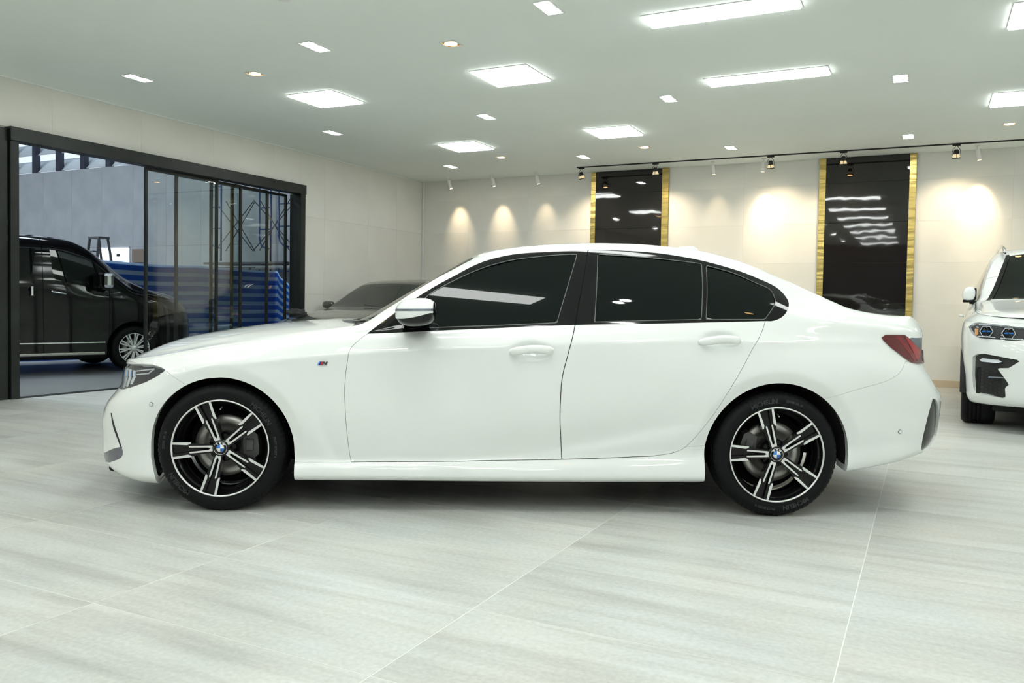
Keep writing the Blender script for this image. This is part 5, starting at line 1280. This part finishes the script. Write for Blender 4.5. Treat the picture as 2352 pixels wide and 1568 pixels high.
tw=[(-7.32,5.96,'twin white downlight at the far left of the ceiling, above the glass doors'),(-4.93,5.86,'twin white downlight nearest the camera left of centre'),(-2.64,5.81,'twin white downlight at the top edge, right of centre'),
    (-7.2,8.94,'twin white downlight beyond the left square light panel'),(-4.83,8.88,'twin white downlight beyond the central square light panel'),(-2.58,8.86,'white downlight left of the farther long light panel'),(-.30,8.94,'white downlight alone on the right, between the long panel and the right edge'),
    (-7.12,11.89,'farthest left white downlight, above the first wall spotlight'),(-4.75,11.84,'white downlight just left of the track end'),(-2.55,11.91,'white downlight above the wall between the black panels'),(-.29,11.96,'white downlight above the right black wall panel')]
for x,y,l in tw: downlight(x,y,2,False,l,'white downlights')
for iy,y in enumerate((2.85,-.2,-3.2)):
    for ix,x in enumerate((-7.2,-4.9,-2.6,-.3,2.2)): downlight(x,y,2,False,'twin white downlight, %s from the left in the %s row out of the picture'%(ORX[ix],ORD[iy]),'downlights out of the picture')
wm=[(-6.07,6.32,'warm single downlight between the two nearest left twin downlights'),(-3.774,6.274,'warm single downlight at the top, left of the top centre twin downlight'),(-5.945,11.43,'warm single downlight near the back wall left of the track'),(-3.66,11.44,'warm single downlight just above the track, over the first black panel'),(.81,11.6,'warm single downlight at the right edge near the track')]
for x,y,l in wm: downlight(x,y,1,True,l,'warm downlights')
for iy,y in enumerate((3.2,.2,-2.8)):
    for ix,x in enumerate((-6.05,-3.75,.81)): downlight(x,y,1,True,'warm single downlight, %s from the left in the %s row out of the picture'%(ORX[ix],ORD[iy]),'warm downlights out of the picture')
tag(MB().lathe([(0,-.03),(.05,-.03),(.062,-.02),(.066,0)],28,Matrix.Translation((-4.33,4.80,H))).build('smoke_detector',M_['trimwhite']),'round smoke detector cut by the top edge of the picture','smoke detector')

# wall spotlights: white cylinders tilted to the wall
def spot_lamp(par,loc,tgt,power,size,blend,col=(1.,.77,.50),rad=.03):
    l=bpy.data.lights.new('bulb','SPOT'); l.energy=power; l.spot_size=radians(size); l.spot_blend=blend; l.color=col; l.shadow_soft_size=rad
    o=bpy.data.objects.new('bulb',l); COL.objects.link(o); o.parent=par; o.location=loc
    d=Vector(tgt)-Vector(loc); o.rotation_euler=d.to_track_quat('-Z','Y').to_euler()
cy=[(-7.80,.045,1.2,'white cylinder spotlight nearest the back corner'),(-6.915,.045,1.2,'second white cylinder spotlight from the back corner'),(-6.05,.03,.55,'third white cylinder spotlight from the corner, left of the track end'),(-3.04,.01,.35,'white cylinder spotlight just right of the first black wall panel'),(-2.27,-.02,1.5,'white cylinder spotlight beside a black track head, between the black panels'),(.54,.03,2.1,'white cylinder spotlight at the right, behind the last black track head')]
for x,dx,pw,l in cy:
    p=empty('wall_spotlight',(x,12.93,H),0,l,'spotlight','white cylinder spotlights along the back wall')
    MB().cyl((0,0,0),(0,0,-.018),.032,.032,20).cyl((0,0,-.018),(0,0,-.055),.006,.006,8).build('canopy',M_['white_metal'],p)
    a=Vector((dx*.2,.015,-.052)); b=Vector((dx,-.0+.04,-.195)); dirn=(b-a).normalized()
    MB().cyl(a,b,.030,.030,24).build('lamp_body',M_['white_metal'],p)
    MB().cyl(b,b+dirn*.001,.024,.024,20).build('lens',M_['spot_warm'],p)
    spot_lamp(p,b+dirn*.008,(dx*1.3,YB-12.93,-.85),pw*WASH_W*1.7,50,1.)
# track with black heads
tr=MB().box(((-5.20+XR_)/2,12.69,H-.008),(XR_+5.20,.034,.016),None,.002).build('lighting_track',M_['black_matte']); tag(tr,'thin black lighting track running along the ceiling before the back wall','lighting track')
hd=[(-5.12,.10,'black track head at the left end of the track'),(-3.876,0,'black track head over the first black wall panel'),(-2.13,.02,'black track head midway between the two black wall panels'),(-1.13,0,'black track head over the second black wall panel'),(.283,.0,'rightmost black track head, near the right edge')]
for x,tilt,l in hd:
    p=empty('track_spotlight',(x,12.69,H-.016),0,l,'spotlight','black heads on the lighting track')
    MB().box((0,0,-.010),(.10,.036,.02),None,.004).build('adapter',M_['black_matte'],p)
    R1=Matrix.Rotation(-tilt*1.6,4,'Y')@Matrix.Rotation(radians(14),4,'X')
    T=Matrix.Translation((0,0,-.115))@R1
    mb=MB(); mb.lathe([(0,.050),(.020,.048),(.030,.036),(.034,.0),(.036,-.012)],24,T); mb.build('lamp_housing',M_['black_matte'],p)
    mb=MB(); mb.lathe([(.036,-.012),(.050,-.055)],24,T,True); mb.build('glass_skirt',mat('warm_glass_skirt',(.8,.7,.5),.15,emis=(1.,.72,.38),estr=.35,metal=.3),p)
    mb=MB(); mb.lathe([(.050,-.055),(.054,-.055),(.054,-.068),(.046,-.068),(.046,-.060)],24,T); 
    for a in range(3): 
        q=Vector((.036*cos(a*2.1+.6),.036*sin(a*2.1+.6),-.012)); r=Vector((.052*cos(a*2.1+.6),.052*sin(a*2.1+.6),-.058)); mb.tube([T@q,T@r],.0035,6)
    mb.build('front_ring',M_['black_matte'],p)
    MB().lathe([(0,-.045),(.042,-.05)],20,T).build('lens',M_['spot_warm'],p)
    mb=MB(); mb.tube([(-.006,0,-.02),(-.040,0,-.06),(-.052,0,-.11),(-.048,0,-.135)],.0035,6); mb.tube([(.006,0,-.02),(.040,0,-.06),(.052,0,-.11),(.048,0,-.135)],.0035,6); mb.build('yoke',M_['black_matte'],p)
    spot_lamp(p,T@Vector((0,0,-.075)),T@Vector((0,.02,-1.)),WASH_W*2.6,125,1.,(1.,.80,.56))
build_saloon(); build_suv(); build_grey_car(); build_van()
# dark cloth on the nose of the grey car
def bundle():
    rng=random.Random(3); bm=bmesh.new(); bmesh.ops.create_icosphere(bm,subdivisions=4,radius=1)
    from mathutils import noise
    for v in bm.verts:
        n=noise.fractal(v.co*1.6,1.,2.,3)*.22+1
        v.co=Vector((v.co.x*.30*n,v.co.y*.17*n,max(-.02,v.co.z*.10*n*(1+.4*noise.noise(v.co*3)))))
    me=bpy.data.meshes.new('cloth_bundle'); bm.to_mesh(me); bm.free()
    for p in me.polygons: p.use_smooth=True
    me.materials.append(mat('dark_cloth',(.02,.02,.02),.8)); o=link('cloth_bundle',me); o.location=(-7.80,8.95,.895); o.scale=(.55,.55,.6); return tag(o,'small heap of dark cloth on the nose of the grey car','cloth')
bundle()
